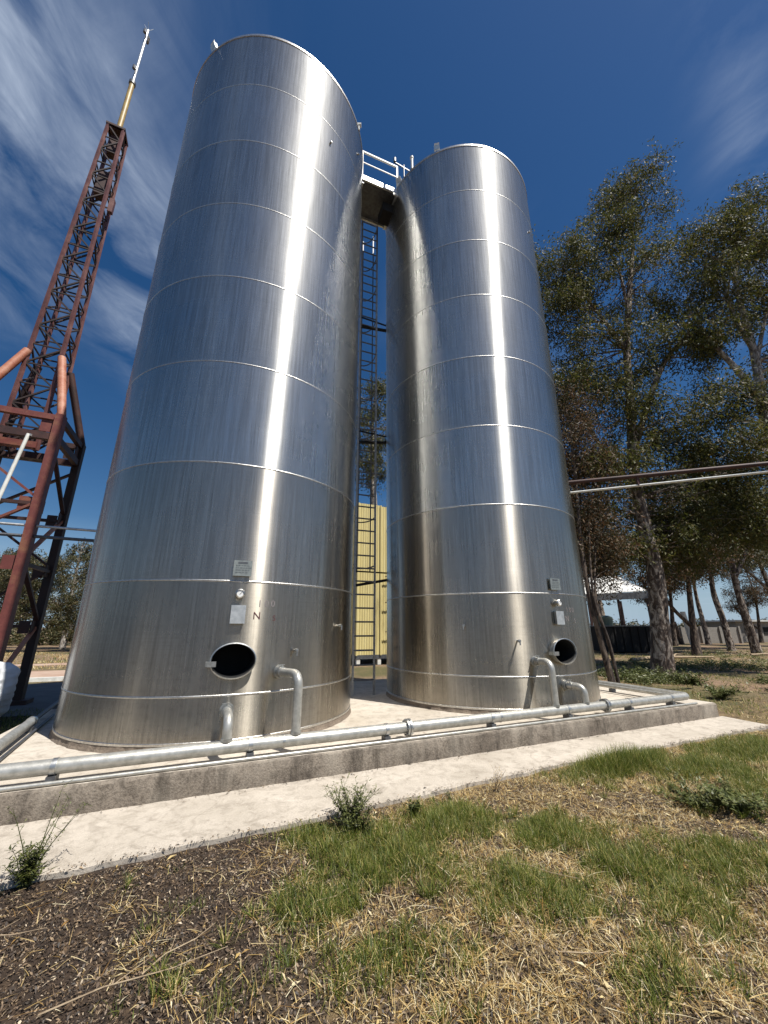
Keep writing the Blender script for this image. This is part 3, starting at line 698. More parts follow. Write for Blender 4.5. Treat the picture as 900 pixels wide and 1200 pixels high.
# white pole leaning against the tower
pa = Vector((-7.55, 7.55, 0))
e = empty('white_pole', (-8.15, 7.1, 3.2), 'slim white pole strapped at a slant across the rusty tower', 'pole')
def yp(px_, py_, Y_):
    c, s = math.cos(math.atan(.3)), math.sin(math.atan(.3)); u_ = (px_-450)/450; v = (py_-600)/450
    dx, dy, dz = u_, c+v*s, s-v*c; t = Y_/dy; return Vector((dx*t, Y_, 1.6+dz*t))
MB().tube([Vector((-7.72, 7.50, 5.62)), Vector((-7.75, 7.2, 3.2))], .035, 10).build('tube', 'white', e, True)
MB().box(Vector((-7.72, 7.52, 5.6)), (.12, .06, .05)).build('strap', 'galv', e)

# bulk bag
e = empty('bulk_bag', (-7.02, 7.15, 0), 'full white woven bulk bag standing beside the rusty tower leg', 'bulk bag')
bm = bmesh.new(); bmesh.ops.create_icosphere(bm, subdivisions=5, radius=1)
for v in bm.verts:
    n_ = v.co.normalized(); q = max(abs(n_.x), abs(n_.y)); x, y, z_ = n_
    k = (abs(x)**3+abs(y)**3+abs(z_)**3)**(-1/3)
    w = 1+.035*math.sin(9*x+4*z_)+.03*math.sin(7*y-6*z_+1)+.02*math.sin(23*x+11*y)+.015*math.sin(31*z_+9*x)
    v.co = Vector((-7.02+.50*x*k*w, 7.15+.48*y*k*w, .53+.50*z_*k*w))
me = bpy.data.meshes.new('bag'); 
for v in bm.verts: v.co -= Vector((-7.02, 7.15, 0))
bm.to_mesh(me); me.materials.append(MT['sack']); me.polygons.foreach_set('use_smooth', [True]*len(me.polygons))
link(bpy.data.objects.new('bag', me), e)
for sx_ in (-1, 1):
    MB().tube(arc(Vector((-7.12+.25*sx_, 6.95, .95)), Vector((-7.12+.25*sx_, 7.15, 1.18)), Vector((-7.12+.25*sx_, 7.37, .95)), .10), .022, 6).build('lifting_loop', 'sack', e)

# ---------------------------------------------------------------- yellow corrugated enclosure behind
yb = Vector((-1.10, 18.0, 0)); e = empty('yellow_enclosure', yb, 'tall yellow corrugated metal enclosure on a dark frame seen in the gap between the tanks', 'enclosure')
def corr(w, z0_, z1_, o_, ux, name, mt, par):
    mb = MB(); nu_ = int(w/.03); pts = []
    nrm = ux.cross(Z)
    for i in range(nu_+1):
        x = i*w/nu_; d_ = .012*math.sin(x*2*PI/.12)
        pts.append(o_+ux*x+nrm*d_)
    m2 = len(pts); mb.add([p+Z*z0_ for p in pts]+[p+Z*z1_ for p in pts], [(i, i+1, m2+i+1, m2+i) for i in range(m2-1)])
    return mb.build(name, mt, par)
cx = .62
yb0 = yb - U*.12
zt = 7.45; PW = 1.16
for k in range(3): corr(PW-.03, .42, zt-.04*(k == 1), yb0+U*PW*k, U, 'corrugated_panel', 'yellow', e)
corr(3.2, .42, zt, yb0+V_*3.2-U*.03, -V_, 'corrugated_panel', 'yellow', e)
corr(3.2, .42, zt, yb0+U*PW*3, V_, 'corrugated_panel', 'yellow', e)
MB().box(yb0+U*PW*1.5+V_*1.62+Z*(zt-.06), (PW*3-.1, 3.1, .06), RU).build('lid', 'yellow', e)
for k in range(4): MB().box(yb0+U*(PW*k-.015)-V_*.02+Z*(zt+.4)/2, (.07, .07, zt-.4), RU).build('corner_post', 'yellow', e)
MB().box(yb0+U*PW*1.5+V_*1.6+Z*.33, (PW*3+.05, 3.2, .16), RU).build('base_frame', 'dkgalv', e)
for u_ in (.1, 1.1, 1.75, 3.3):
    for v in (.1, 2.9): MB().box(yb0+U*u_+V_*v+Z*.125, (.16, .16, .25), RU).build('foot', 'white', e)
MB().tube([yb0+U*1.62-V_*.2+Z*.3, yb0+U*1.62-V_*.2+Z*4.4], .035, 8).build('drain_pipe', 'rustdk', e)
for z_ in (1.4, 2.7, 3.9): MB().bar(yb0+U*1.3-V_*.2+Z*z_, yb0+U*1.64-V_*.2+Z*z_, .04).build('pipe_clip', 'rustdk', e)

# ---------------------------------------------------------------- shed, boxes, wall
e = empty('open_shed', (17.5, 31, 0), 'open shed with white sloping roof and dark fascia behind the trees', 'shed')
r0 = Vector((15.2, 29.5, 0)); ru = Vector((1, .10, 0)).normalized(); rv = Vector((-.10, 1, 0)).normalized()
for k in range(5):
    a = r0+ru*(k*1.03)+Z*(4.0+.22*k*.3); mb = MB()
    q = [a, a+ru*1.01+Z*.06, a+ru*1.01+rv*3.2+Z*(.06+1.5), a+rv*3.2+Z*1.5]
    mb.add([p for p in q]+[p-Z*.05 for p in q], [(0, 1, 2, 3), (7, 6, 5, 4), (0, 4, 5, 1), (1, 5, 6, 2), (2, 6, 7, 3), (3, 7, 4, 0)]); mb.build('roof_sheet', 'roof', e)
mb = MB(); mb.bar(r0+Z*3.72, r0+ru*5.2+Z*3.98, .12, .5); mb.build('fascia', 'dkgalv', e)
for u_, v in ((.2, .1), (5.0, .1), (.2, 3.1), (5.0, 3.1), (2.6, .1)): MB().bar(r0+ru*u_+rv*v, r0+ru*u_+rv*v+Z*3.7, .14).build('post', 'rustdk', e)
e = empty('black_container', (15.4, 27.2, 0), 'low black container with a lid under the white roofed shed', 'container')
MB().box((16.0, 27.4, .85), (3.1, 1.8, 1.6)).build('body', 'black', e); MB().box((16.0, 27.4, 1.68), (3.2, 1.9, .07)).build('lid', 'dkgalv', e)
for x in (14.7, 17.3): MB().box((x, 26.6, .03), (.3, .3, .06)).build('skid', 'dkgalv', e)
for k in range(6): MB().box((14.7+.52*k, 26.47, .85), (.07, .06, 1.45)).build('rib', 'black', e)
e = empty('green_water_tank', (15.3, 28, 0), 'dull green cylindrical water tank on top of the black container', 'water tank')
MB().tube([(15.2, 27.6, 1.72), (15.2, 27.6, 2.25)], .55, 24).build('body', 'greentank', e, True)
MB().tube([(15.2, 27.6, 2.25), (15.2, 27.6, 2.36), (15.2, 27.6, 2.38)], [.55, .35, .12], 24).build('cap', 'greentank', e, True)
for z_ in (1.85, 2.0, 2.15): MB().tube([(15.2, 27.6, z_-.02), (15.2, 27.6, z_+.02)], .57, 24).build('hoop', 'greentank', e, True)
e = empty('yard_wall', (30, 42, 0), 'long low grey concrete wall behind the thin tree trunks', 'wall')
for k in range(7): MB().box((24.0+2.0*k, 42.0, .8), (1.97, .16, 1.6)).build('panel', 'wall', e)
for k in range(8): MB().box((23.0+2.0*k, 41.9, .85), (.18, .24, 1.72)).build('pier', 'wall', e)
MB().box((25.0, 41.0, .1), (.5, .5, .2)).build('footing', 'wall', e)
for i, (x, y, lab, w) in enumerate(((29.0, 39.7, 'grey wooden post leaning in front of the low concrete wall', .5), (20.9, 27.5, 'whitewashed stump-like post right behind the forked tree trunk', .42))):
    e = empty('post', (x, y, 0), lab, 'post'); MB().tube([(x+.15, y, 0), (x, y, 1.0), (x-.2, y, 2.1 if i == 0 else 2.6)], [w*.5, w*.45, w*.38], 10).build('shaft', 'barkdark' if i == 0 else 'white', e, True)
    MB().tube([(x-.2, y, 2.1 if i == 0 else 2.6), (x-.2, y, 2.13 if i == 0 else 2.63)], w*.40, 10).build('top', 'barkdark' if i == 0 else 'white', e)
e = empty('low_white_roof', (44, 47, 0), 'distant low building with a white roof at the right edge', 'building')
MB().box((44.5, 48, 1.1), (9, 5, 2.2)).build('wall', 'wall', e); MB().box((44.5, 48, 2.3), (9.8, 5.8, .18)).build('roof', 'roof', e)
for k in range(4): MB().box((41.3+2.1*k, 45.48, 1.2), (.9, .06, .8)).build('window', 'black', e)
# logs and fallen branches on the right
for (a, b_, r_, lab) in (((11.8, 19.6, .1), (17.4, 21.6, .1), .09, 'pale fallen log lying beyond the big eucalyptus trunk'), ((21.0, 23.4, .08), (24.2, 22.9, .06), .07, 'pale fallen branch lying at the foot of the rightmost trunk')):
    a, b_ = Vector(a), Vector(b_); e = empty('fallen_branch', a, lab, 'branch'); m_ = (a+b_)/2+Vector((0, .15, .05))
    MB().tube([a, a.lerp(m_, .5)+Z*.03, m_, b_], [r_, r_*.9, r_*.8, r_*.4], 8).build('wood', 'twig', e, True)
    MB().tube([m_, m_+Vector((.5, .4, .12)), m_+Vector((.9, .6, .1))], [r_*.5, r_*.4, r_*.15], 6).build('side_twig', 'twig', e, True)

# ---------------------------------------------------------------- trees
def leaf_cloud(centers, sizes, per, ll_, lw, r, droop=.75):
    """lanceolate leaves (two triangles folded) hanging in twig sprays around the centres"""
    Ps = []
    for c, s in zip(centers, sizes):
        n_ = int(per*s*s); k = max(3, n_//14)
        tw_ = c + r.normal(0, 1, (k, 3))*np.array([.36, .36, .30])*s
        own = r.integers(0, k, n_); q = tw_[own] + r.normal(0, .13, (n_, 3))*s
        q[:, 2] -= np.abs(r.normal(0, .16, n_))*s
        Ps.append(q)
    P = np.concatenate(Ps); n_ = len(P)
    az = r.uniform(0, 2*PI, n_); dip = -r.beta(2.2, 1.4, n_)*1.5*droop + r.normal(0, .25, n_)
    d_ = np.stack([np.cos(az)*np.cos(dip), np.sin(az)*np.cos(dip), np.sin(dip)], 1)
    w = np.cross(d_, r.normal(0, 1, (n_, 3))); w /= np.linalg.norm(w, axis=1, keepdims=True)+1e-9
    l = (ll_*r.uniform(.6, 1.3, n_))[:, None]; wd = (lw*r.uniform(.7, 1.3, n_))[:, None]
    mid = P+d_*l*.45
    V = np.stack([P, mid+w*wd*.5, P+d_*l, mid-w*wd*.5], 1).reshape(-1, 3)
    return V, np.arange(n_*4).reshape(-1, 4)
def tree(name, label, cat, trunk, radii, blobs, ncl, per, ll_, lw, bark, leaf, seed, group=None, limbs=(), brr=.05, csz=1.0):
    r = np.random.default_rng(seed); rr = random.Random(seed)
    base = Vector(trunk[0]); e = empty(name, base, label, cat, group)
    # smooth trunk
    def sm(pts, rad, k=5):
        out_, ro = [], []
        n_ = len(pts); P = [Vector(p) for p in pts]
        for i in range(n_-1):
            p0, p1_, p2_, p3 = P[max(i-1, 0)], P[i], P[i+1], P[min(i+2, n_-1)]
            for j in range(k):
                t = j/k; out_.append(.5*((2*p1_)+(p2_-p0)*t+(2*p0-5*p1_+4*p2_-p3)*t*t+(3*p1_-p0-3*p2_+p3)*t**3)); ro.append(rad[i]*(1-t)+rad[i+1]*t)
        out_.append(P[-1]); ro.append(rad[-1]); return out_, ro
    tp, tr = sm(trunk, radii)
    tr = [q*(1+rr.uniform(-.06, .06)) for q in tr]
    tr[0] *= 1.2; tr[1] *= 1.06
    tp[0] = tp[0]-Z*.08
    MB().tube(tp, tr, 16).build('trunk', bark, e, True)
    nodes = [(p, q) for p, q in zip(tp, tr)][3:]
    for pts, rad in limbs:
        lp_, lr = sm(pts, rad, 4); MB().tube(lp_, lr, 10).build('limb', bark, e, True); nodes += list(zip(lp_, lr))[2:]
    cs = []; tot = sum(b[3] for b in blobs)
    for (cx_, cy_, cz_, wgt, rx, ry, rz) in blobs:
        for _ in range(max(1, int(ncl*wgt/tot))):
            dd = r.normal(0, 1, 3); dd /= np.linalg.norm(dd); q = r.uniform(.25, 1)**.45
            cs.append((cx_+dd[0]*rx*q, cy_+dd[1]*ry*q, cz_+dd[2]*rz*q))
    mb = MB()
    for c in cs:
        c = Vector(c); best = min(nodes, key=lambda n_: (n_[0]-c).length + max(0, n_[0].z-c.z+.3)*2.0)
        p, q = best; mid = p.lerp(c, .5)+Vector((rr.uniform(-.2, .2), rr.uniform(-.2, .2), -.08*(c-p).length+rr.uniform(0, .25)))
        r0_ = min(q*.55, brr*(.5+.12*(c-p).length))
        mb.tube([p, p.lerp(mid, .5)+Z*.05, mid, mid.lerp(c, .55)+Z*.06, c], [r0_, r0_*.8, r0_*.6, r0_*.4, r0_*.15], 5, False)
        for _ in range(3):
            e_ = c+Vector((rr.gauss(0, .4), rr.gauss(0, .4), rr.gauss(0, .3)))*csz
            mb.tube([mid.lerp(c, rr.uniform(.2, .9)), e_], [r0_*.35, r0_*.1], 3, False)
    tag(mb.build('branches', bark, e, True), kind='stuff')
    sz = r.uniform(.7, 1.25, len(cs))*csz
    V, F = leaf_cloud(np.array([tuple(c) for c in cs]), sz, per/csz/csz, ll_, lw, r)
    V = V - np.array(base)
    tag(npmesh('crown', V, F, leaf, e), kind='stuff')
    return e
def copy_tree(src, loc, rz, sc, label, group=None):
    c = src.copy(); COL.objects.link(c); c.location = loc; c.rotation_euler = (0, 0, rz); c.scale = (sc, sc, sc); c['label'] = label
    if group: c['group'] = group
    for ch in list(src.children):
        k = ch.copy(); COL.objects.link(k); k.parent = c
    return c
GR = 'eucalyptus trees behind the tanks'
tree('eucalyptus_tree', 'big eucalyptus with thick peeling trunk, nearest on the right of the farther tank', 'tree',
     [(9.9, 14.7, 0), (10.05, 14.6, 1.6), (10.22, 14.5, 3.9), (10.15, 14.5, 7.2), (10.5, 14.4, 10.5), (10.8, 14.3, 13.4), (11.5, 14.3, 16.6), (12.2, 14.3, 19.5), (12.7, 14.3, 22.5)],
     [.36, .31, .27, .2, .17, .15, .12, .08, .03],
     [(12.9, 14.5, 22.8, 15, 1.7, 1.5, 2.0), (11.3, 14.5, 20.6, 8, 1.1, 1.3, .9), (8.9, 14.6, 18.5, 16, 1.9, 1.6, 1.6), (8.3, 14.5, 15.6, 8, 1.2, 1.2, .9), (11.6, 14.4, 17, 18, 2.4, 2.2, 2.0), (10.2, 14.6, 13.4, 15, 2.3, 2.0, 1.3),
      (8.3, 14.5, 11.2, 14, 1.6, 1.6, 1.1), (13.2, 14.6, 13.8, 12, 1.6, 1.6, 1.2), (11.4, 14.6, 10.0, 13, 2.3, 2, 1.3), (8.4, 14.4, 7.6, 16, 1.9, 1.8, 1.3), (12.3, 14.8, 7.0, 16, 2.0, 1.8, 1.3), (9.6, 14.8, 5.2, 13, 2.4, 1.6, .9), (11.6, 15.2, 4.9, 8, 1.6, 1.6, .8)],
     300, 345, .17, .048, 'bark', 'leaf', 11, GR,
     limbs=[([(10.3, 14.4, 8.6), (12.1, 14.3, 12.4), (13.6, 14.3, 14.1), (16.2, 14.4, 16.4)], [.13, .11, .08, .04]),
            ([(10.8, 14.3, 13.4), (9.9, 14.4, 15.6), (8.7, 14.5, 18.3)], [.09, .07, .03]), ([(10.2, 14.5, 6.9), (9.0, 14.4, 8.6), (8.0, 14.4, 11.2)], [.10, .07, .03]),
            ([(11.2, 14.3, 15.0), (11.2, 14.2, 17.5), (10.9, 14.4, 20.3)], [.07, .05, .02])])
tree('eucalyptus_tree', 'eucalyptus with pale forking limbs at the right edge of the picture', 'tree',
     [(15.2, 14.0, 0), (15.3, 14, 4), (15.5, 14, 8), (15.75, 14, 10.5), (16.1, 14, 13.2), (16.3, 14, 16.8), (17.2, 14, 20)],
     [.34, .28, .22, .19, .14, .10, .04],
     [(15.6, 14, 18.9, 14, 1.9, 1.6, 1.3), (18.2, 14, 20.5, 15, 2.2, 1.8, 1.7), (14.7, 14, 16.4, 9, 1.5, 1.5, .9), (17.8, 14, 16.6, 14, 1.7, 1.7, 1.8), (14.9, 14.2, 14.2, 6, 1.3, 1.3, .8), (18.2, 14, 12.8, 8, 1.5, 1.4, 1.3), (14.3, 14, 10.6, 9, 1.5, 1.4, 1.0), (13.8, 14.2, 8.3, 12, 1.6, 1.6, 1.1), (17.0, 14, 8.6, 12, 1.9, 1.8, 1.4), (14.8, 14.3, 6.0, 12, 2.0, 1.8, 1.0)],
     215, 345, .17, .048, 'barkpale', 'leaf', 12, GR,
     limbs=[([(15.75, 14, 10.5), (15.1, 14, 12.2), (14.4, 14, 13.5), (13.7, 14, 15.6)], [.13, .11, .09, .03]), ([(16.1, 14, 13.2), (15.7, 14, 15.2), (15.9, 14, 18.2)], [.11, .09, .03]), ([(16.0, 14, 12.4), (17.0, 14.1, 14.5), (18.3, 14, 17.5)], [.10, .07, .03])])
tree('slender_tree', 'slender tree with two thin stems leaning right beside the farther tank', 'tree',
     [(6.85, 12.5, 0), (6.7, 12.5, 1.2), (6.55, 12.5, 2.6), (6.6, 12.6, 4.6), (6.9, 12.8, 7.5), (7.0, 13, 9.5)], [.10, .085, .075, .06, .04, .015],
     [(7.2, 13.2, 5.2, 10, 1.1, .9, 1.2), (7.3, 13.3, 7.6, 10, 1.2, 1, 1.3), (7.4, 13.3, 9.8, 5, .9, .8, .9), (7.7, 13.4, 3.7, 5, .9, .8, .7)], 70, 420, .13, .036, 'barkdark', 'leafbrown', 13, GR,
     limbs=[([(7.0, 12.45, .0), (6.88, 12.4, 1.2), (6.62, 12.4, 2.6), (6.9, 12.5, 5.0)], [.05, .045, .04, .02]), ([(7.1, 12.6, .0), (6.95, 12.6, 1.3), (6.8, 12.6, 2.6), (7.3, 12.9, 4.6)], [.045, .04, .035, .015])])
m1 = tree('forked_tree', 'tree with short forked trunk in front of the whitewashed post', 'tree',
     [(18.45, 24.1, 0), (18.6, 24.1, 1.8), (18.8, 24.1, 3.5), (19.0, 24, 6), (18.8, 24, 9.5)], [.24, .18, .14, .10, .03],
     [(17.3, 24, 5.6, 10, 2.2, 1.8, 1.5), (19.6, 24, 6.3, 10, 2.0, 1.8, 1.5), (18.4, 24, 8.8, 10, 2.4, 2, 1.8), (18.8, 24.5, 11, 5, 1.6, 1.6, 1.2)], 90, 210, .2, .06, 'barkdark', 'leafbrown', 14, GR,
     limbs=[([(18.45, 24.1, 1.7), (17.4, 24, 2.9), (16.6, 24, 4.9)], [.12, .10, .04])])
m2 = tree('leaning_tree', 'thin eucalyptus trunk leaning left, second from the right edge', 'tree',
     [(25.0, 29.3, 0), (24.9, 29.3, 2.2), (24.7, 29.3, 4.4), (25.2, 29.2, 7.6), (25.6, 29, 12)], [.24, .2, .16, .12, .04],
     [(24.4, 29, 8.8, 10, 2.6, 2.2, 1.8), (26.4, 29, 10.7, 10, 2.4, 2, 1.8), (25.0, 29, 12.8, 8, 2, 2, 1.6), (27.0, 29, 7.4, 6, 1.6, 1.5, 1.1)], 90, 190, .22, .065, 'bark', 'leaffar', 15, GR,
     limbs=[([(24.9, 29.2, 5.4), (25.9, 29.2, 7.2), (26.8, 29.2, 9.5)], [.12, .09, .03])])
m3 = tree('leaning_tree', 'thicker leaning eucalyptus trunk nearest the right edge of the picture', 'tree',
     [(23.4, 25.6, 0), (23.27, 25.6, 2.2), (23.2, 25.6, 4.6), (23.4, 25.5, 7.6), (23.5, 25.4, 12.5)], [.27, .22, .18, .14, .05],
     [(22.4, 25.4, 8.8, 10, 2.2, 1.8, 1.6), (24.6, 25.4, 10.5, 10, 2.3, 1.9, 1.7), (23.2, 25.3, 12.6, 8, 2.1, 1.8, 1.6), (25.6, 25.6, 7.9, 8, 1.5, 1.4, 1.0)], 95, 210, .2, .06, 'bark', 'leaf', 16, GR,
     limbs=[([(23.2, 25.5, 4.8), (24.3, 25.5, 6.4), (25.5, 25.6, 8.2)], [.14, .10, .03])])
BG = 'trees in the far grove on the right'
rr = random.Random(5)
GL = ['far grove tree rising just behind the left end of the white roofed shed', 'far grove tree behind the right end of the white shed roof', 'far grove tree showing right beside the big peeling trunk', 'far grove tree standing behind the whitewashed post', 'far grove tree behind the second trunk from the right edge',
      'far grove tree close behind the rightmost leaning trunk', 'small grove tree filling the space between farther tank and shed', 'low grove tree between the two leaning trunks', 'hindmost grove tree above the distant white building', 'most distant grove tree seen under the shed roof', 'most distant grove tree behind the middle of the concrete wall']
for i, (x, y, s, src) in enumerate(((13.2, 33, 1.0, m1), (17.0, 36, 1.05, m3), (21.0, 38, 1.1, m2), (26.5, 37, 1.0, m1), (32, 40, 1.0, m2), (36.5, 35, 1.0, m3), (10.8, 27, .95, m1), (30, 30.5, .9, m3), (41, 44, .85, m1), (16.5, 47, 1.1, m2), (27, 50, 1.1, m3))):
    copy_tree(src, (x, y, 0), rr.uniform(0, 6), s, GL[i], BG)
# left tree line
LG = 'trees of the left tree line'
lt = tree('tree_line_tree', 'first tree of the left tree line, half hidden behind the nearer tank', 'tree', [(-19.5, 27.5, 0), (-19.4, 27.5, 2.2), (-19.3, 27.5, 4.5), (-19.3, 27.5, 6.8)], [.17, .13, .09, .02],
     [(-19.3, 27.5, 3.2, 10, 1.5, 1.3, 1.3), (-19.2, 27.5, 5.0, 10, 1.2, 1.1, 1.3), (-19.3, 27.5, 6.6, 6, .7, .7, .9), (-19.5, 27.5, 1.7, 5, 1.5, 1.3, .6)], 72, 190, .13, .05, 'barkpale', 'leaffar', 21, LG, csz=.62)
lt2 = tree('tree_line_tree', 'broad olive tree of the left row just right of the tower legs', 'tree', [(-23.4, 27, 0), (-23.2, 27, 2.2), (-23.3, 27, 4.5), (-23.2, 27, 6.6)], [.2, .15, .09, .02],
     [(-23.3, 27, 2.9, 12, 1.8, 1.5, 1.2), (-23.6, 27, 4.7, 10, 1.5, 1.3, 1.2), (-22.9, 27, 6.0, 7, 1.0, .9, .8)], 80, 190, .13, .05, 'barkdark', 'leaffar', 22, LG, csz=.62)
for (x, y, s, q, lab) in ((-21.5, 28.4, 1.0, 0, 'row tree next to the tank edge, second of the left tree line from the tank'), (-26, 27.6, 1.1, 1, 'row tree showing between the red front leg and the dark rear leg of the tower'), (-28.6, 28.8, 1.0, 0, 'row tree at the extreme left edge behind the tower'),
                       (-20.3, 31, 1.15, 1, 'second rank tree peeping over the row beside the nearer tank'), (-24.5, 31, 1.2, 0, 'taller second rank tree behind the dark rear tower leg'), (-30.5, 31.5, 1.15, 1, 'second rank tree behind the leftmost part of the row')):
    copy_tree((lt, lt2)[q], (x, y, 0), rr.uniform(0, 6), s, lab, LG)
tree('gap_tree', 'tall eucalyptus seen in the gap between the tanks above the yellow enclosure', 'tree', [(-.6, 26, 0), (-.5, 26, 5), (-.7, 26, 10), (-.9, 26, 15), (-.7, 26, 19)], [.35, .3, .22, .14, .04],
     [(-1.2, 26, 13.2, 10, 1.8, 1.8, 1.6), (-.4, 26, 16, 10, 1.9, 1.8, 1.8), (-.8, 26, 18.6, 7, 1.5, 1.5, 1.3), (.9, 26, 9.0, 3, 1.0, 1.0, 1.0), (-2.2, 26.5, 7.6, 4, 1.2, 1.0, .7)], 85, 200, .22, .06, 'barkpale', 'leaf', 31)
# hedge band far right and left
def cloud_obj(name, label, cat, boxes, n_, ll_, lw, mat, seed, sz=(.8, 1.4), per=90):
    r = np.random.default_rng(seed); cs = []
    for _ in range(n_):
        b = boxes[r.integers(len(boxes))]; cs.append([r.uniform(b[0], b[1]), r.uniform(b[2], b[3]), r.uniform(b[4]*.1, b[4])])
    V, F = leaf_cloud(np.array(cs), r.uniform(*sz, n_), per, ll_, lw, r, .3)
    o = npmesh(name, V, F, mat); return tag(o, kind='stuff')
cloud_obj('undergrowth', '', '', [(26, 62, 50, 60, 2.0), (-60, -4, 36, 42, 1.6), (-4, 26, 60, 70, 2.5)], 900, .35, .12, 'leaffar', 41)
cloud_obj('ground_cover', '', '', [(10, 16, 15.5, 19, .08), (17, 30, 17, 26, .08), (7.3, 9.4, 12.2, 14.5, .08), (11, 15, 10.2, 12.5, .08)], 700, .09, .03, 'weed', 42, (.2, .45), 700)

# ---------------------------------------------------------------- grass, straw, litter in the foreground
def ribbons(P, az, ln, wd, lean, curl, r, segs=3):
    n_ = len(P); d_ = np.stack([np.cos(az), np.sin(az), np.zeros(n_)], 1); s_ = np.stack([-np.sin(az+r.normal(0, .5, n_)), np.cos(az), np.zeros(n_)], 1)
    vs = []; cur = P.copy(); ang = lean.copy()
    for k in range(segs+1):
        w = wd*(1-(k/segs)**1.6)*.5 + .0002
        vs += [cur - s_*w[:, None], cur + s_*w[:, None]]
        st = ln/segs
        cur = cur + (d_*np.cos(ang)[:, None] + np.array([0, 0, 1.])*np.sin(ang)[:, None])*st[:, None]; ang = ang - curl
    V = np.stack(vs, 1).reshape(-1, 3); m_ = 2*(segs+1)
    q = np.array([[2*k, 2*k+1, 2*k+3, 2*k+2] for k in range(segs)])
    F = (np.arange(n_)[:, None, None]*m_ + q[None]).reshape(-1, 4); return V, F
def inarea(x, y, front=3.72):
    v = -math.sin(PH)*x+math.cos(PH)*y; u = math.cos(PH)*x+math.sin(PH)*y
    return v < front + .24*np.clip((u+1)/5, 0, 1)
def blobd(x, y, bl):
    s = np.zeros_like(x)
    for (bx, by, rx, ry, rot, w) in bl:
        c, q = math.cos(rot), math.sin(rot); dx, dy = x-bx, y-by; a_, b_ = (dx*c+dy*q)/rx, (-dx*q+dy*c)/ry
        s = np.maximum(s, w*np.exp(-(a_**2+b_**2)))
    return s
def lump(x, y, f, sd):
    r = np.random.default_rng(sd); s = 0
    for k in range(5):
        a, b_ = r.normal(0, f*(1.5**k), 2); s = s + np.sin(a*x+b_*y+r.uniform(0, 6))/(1.3**k)
    return s/3
GB = [(-.05, 3.45, .50, .48, .3, 1), (.55, 3.85, .6, .35, .4, 1), (-.35, 2.95, .4, .28, 0, .8), (1.35, 3.75, .45, .35, .3, 1), (1.75, 3.3, .42, .32, -.6, 1), (1.85, 2.95, .35, .3, 0, .8), (2.9, 5.35, .95, .28, .42, 1.2), (3.9, 5.2, .9, .6, .3, .8), (5.0, 6.0, 1.0, .5, .4, .9), (-.6, 3.7, .3, .25, 0, .6), (.9, 3.0, .5, .4, 0, .7), (.1, 2.6, .5, .25, 0, .6), (1.3, 2.4, .5, .3, 0, .5), (2.5, 3.2, .6, .6, 0, .7), (4.6, 4.6, 1.8, .9, 0, .75), (-.9, 2.3, .35, .2, 0, .45), (6.2, 6.4, .9, .4, .4, .6)]
DB = [(2.35, 4.35, .45, .16, .2, 1), (3.6, 3.9, .7, .16, -.1, 1), (1.15, 4.15, .22, .2, .2, .9), (2.9, 3.75, .4, .12, -.2, .8)]
def sample(n_, dens, r, xr=(-3.2, 6.5), yr=(1.9, 6.9)):
    x = r.uniform(*xr, n_); y = r.uniform(*yr, n_)
    keep = inarea(x, y) & (np.abs(x) < y*1.12+.5) & (r.uniform(0, 1, n_) < dens(x, y)); return x[keep], y[keep]
r = np.random.default_rng(3)
x, y = sample(900000, lambda x, y: np.clip(blobd(x, y, GB)*1.3-.30+.45*lump(x, y, 7, 1)+.3*lump(x, y, 17, 2)-.9*blobd(x, y, DB), 0, 1)*np.clip(5.2/(y+1.2), .3, 1), r)
n_ = len(x); print('green', n_)
g_ = blobd(x, y, GB)
big = np.clip(blobd(x, y, [(2.9, 5.35, 1.0, .35, .42, 1)]), 0, 1)
P = np.stack([x, y, hgt(x, y)-.004], 1)
V, F = ribbons(P, r.uniform(0, 2*PI, n_), (.035+.065*r.uniform(0, 1, n_)*(0.5+g_))*(1+1.0*big), r.uniform(.0025, .0048, n_), r.uniform(.75, 1.5, n_), r.uniform(.0, .42, n_), r)
tag(npmesh('green_grass', V, F, 'grass'), kind='stuff')
def tufts(nc, dens, per, rad, ln, wd, lean, r):      # bunches whose blades fan out from one crown
    x, y = sample(nc, dens, r); m_ = len(x); own = np.repeat(np.arange(m_), per); q = len(own)
    a = r.uniform(0, 2*PI, q); rr_ = np.abs(r.normal(0, rad, q)); size = r.uniform(.55, 1.25, m_)[own]
    X_ = x[own]+np.cos(a)*rr_; Y_ = y[own]+np.sin(a)*rr_
    P = np.stack([X_, Y_, hgt(X_, Y_)-.004], 1)
    return ribbons(P, a+r.normal(0, .5, q), r.uniform(*ln, q)*size, r.uniform(*wd, q), np.clip(r.normal(lean, .28, q)-rr_*6, .05, 1.5), r.uniform(.05, .5, q), r)
gd = lambda x, y: np.clip(blobd(x, y, GB)*1.5-.32+.45*lump(x, y, 7, 1)+.35*lump(x, y, 16, 44), 0, 1)
V, F = tufts(9000, gd, 26, .016, (.05, .13), (.0026, .005), 1.1, r)
tag(npmesh('grass_tufts', V, F, 'grass'), kind='stuff')
V, F = tufts(9000, lambda x, y: np.clip(.55*np.clip(x*.6+.8, 0, 1)+.45*lump(x, y, 4, 15)-.15-.9*blobd(x, y, DB), 0, 1), 22, .018, (.035, .11), (.0022, .0045), .55, r)
tag(npmesh('dry_grass_tufts', V, F, 'dry'), kind='stuff')
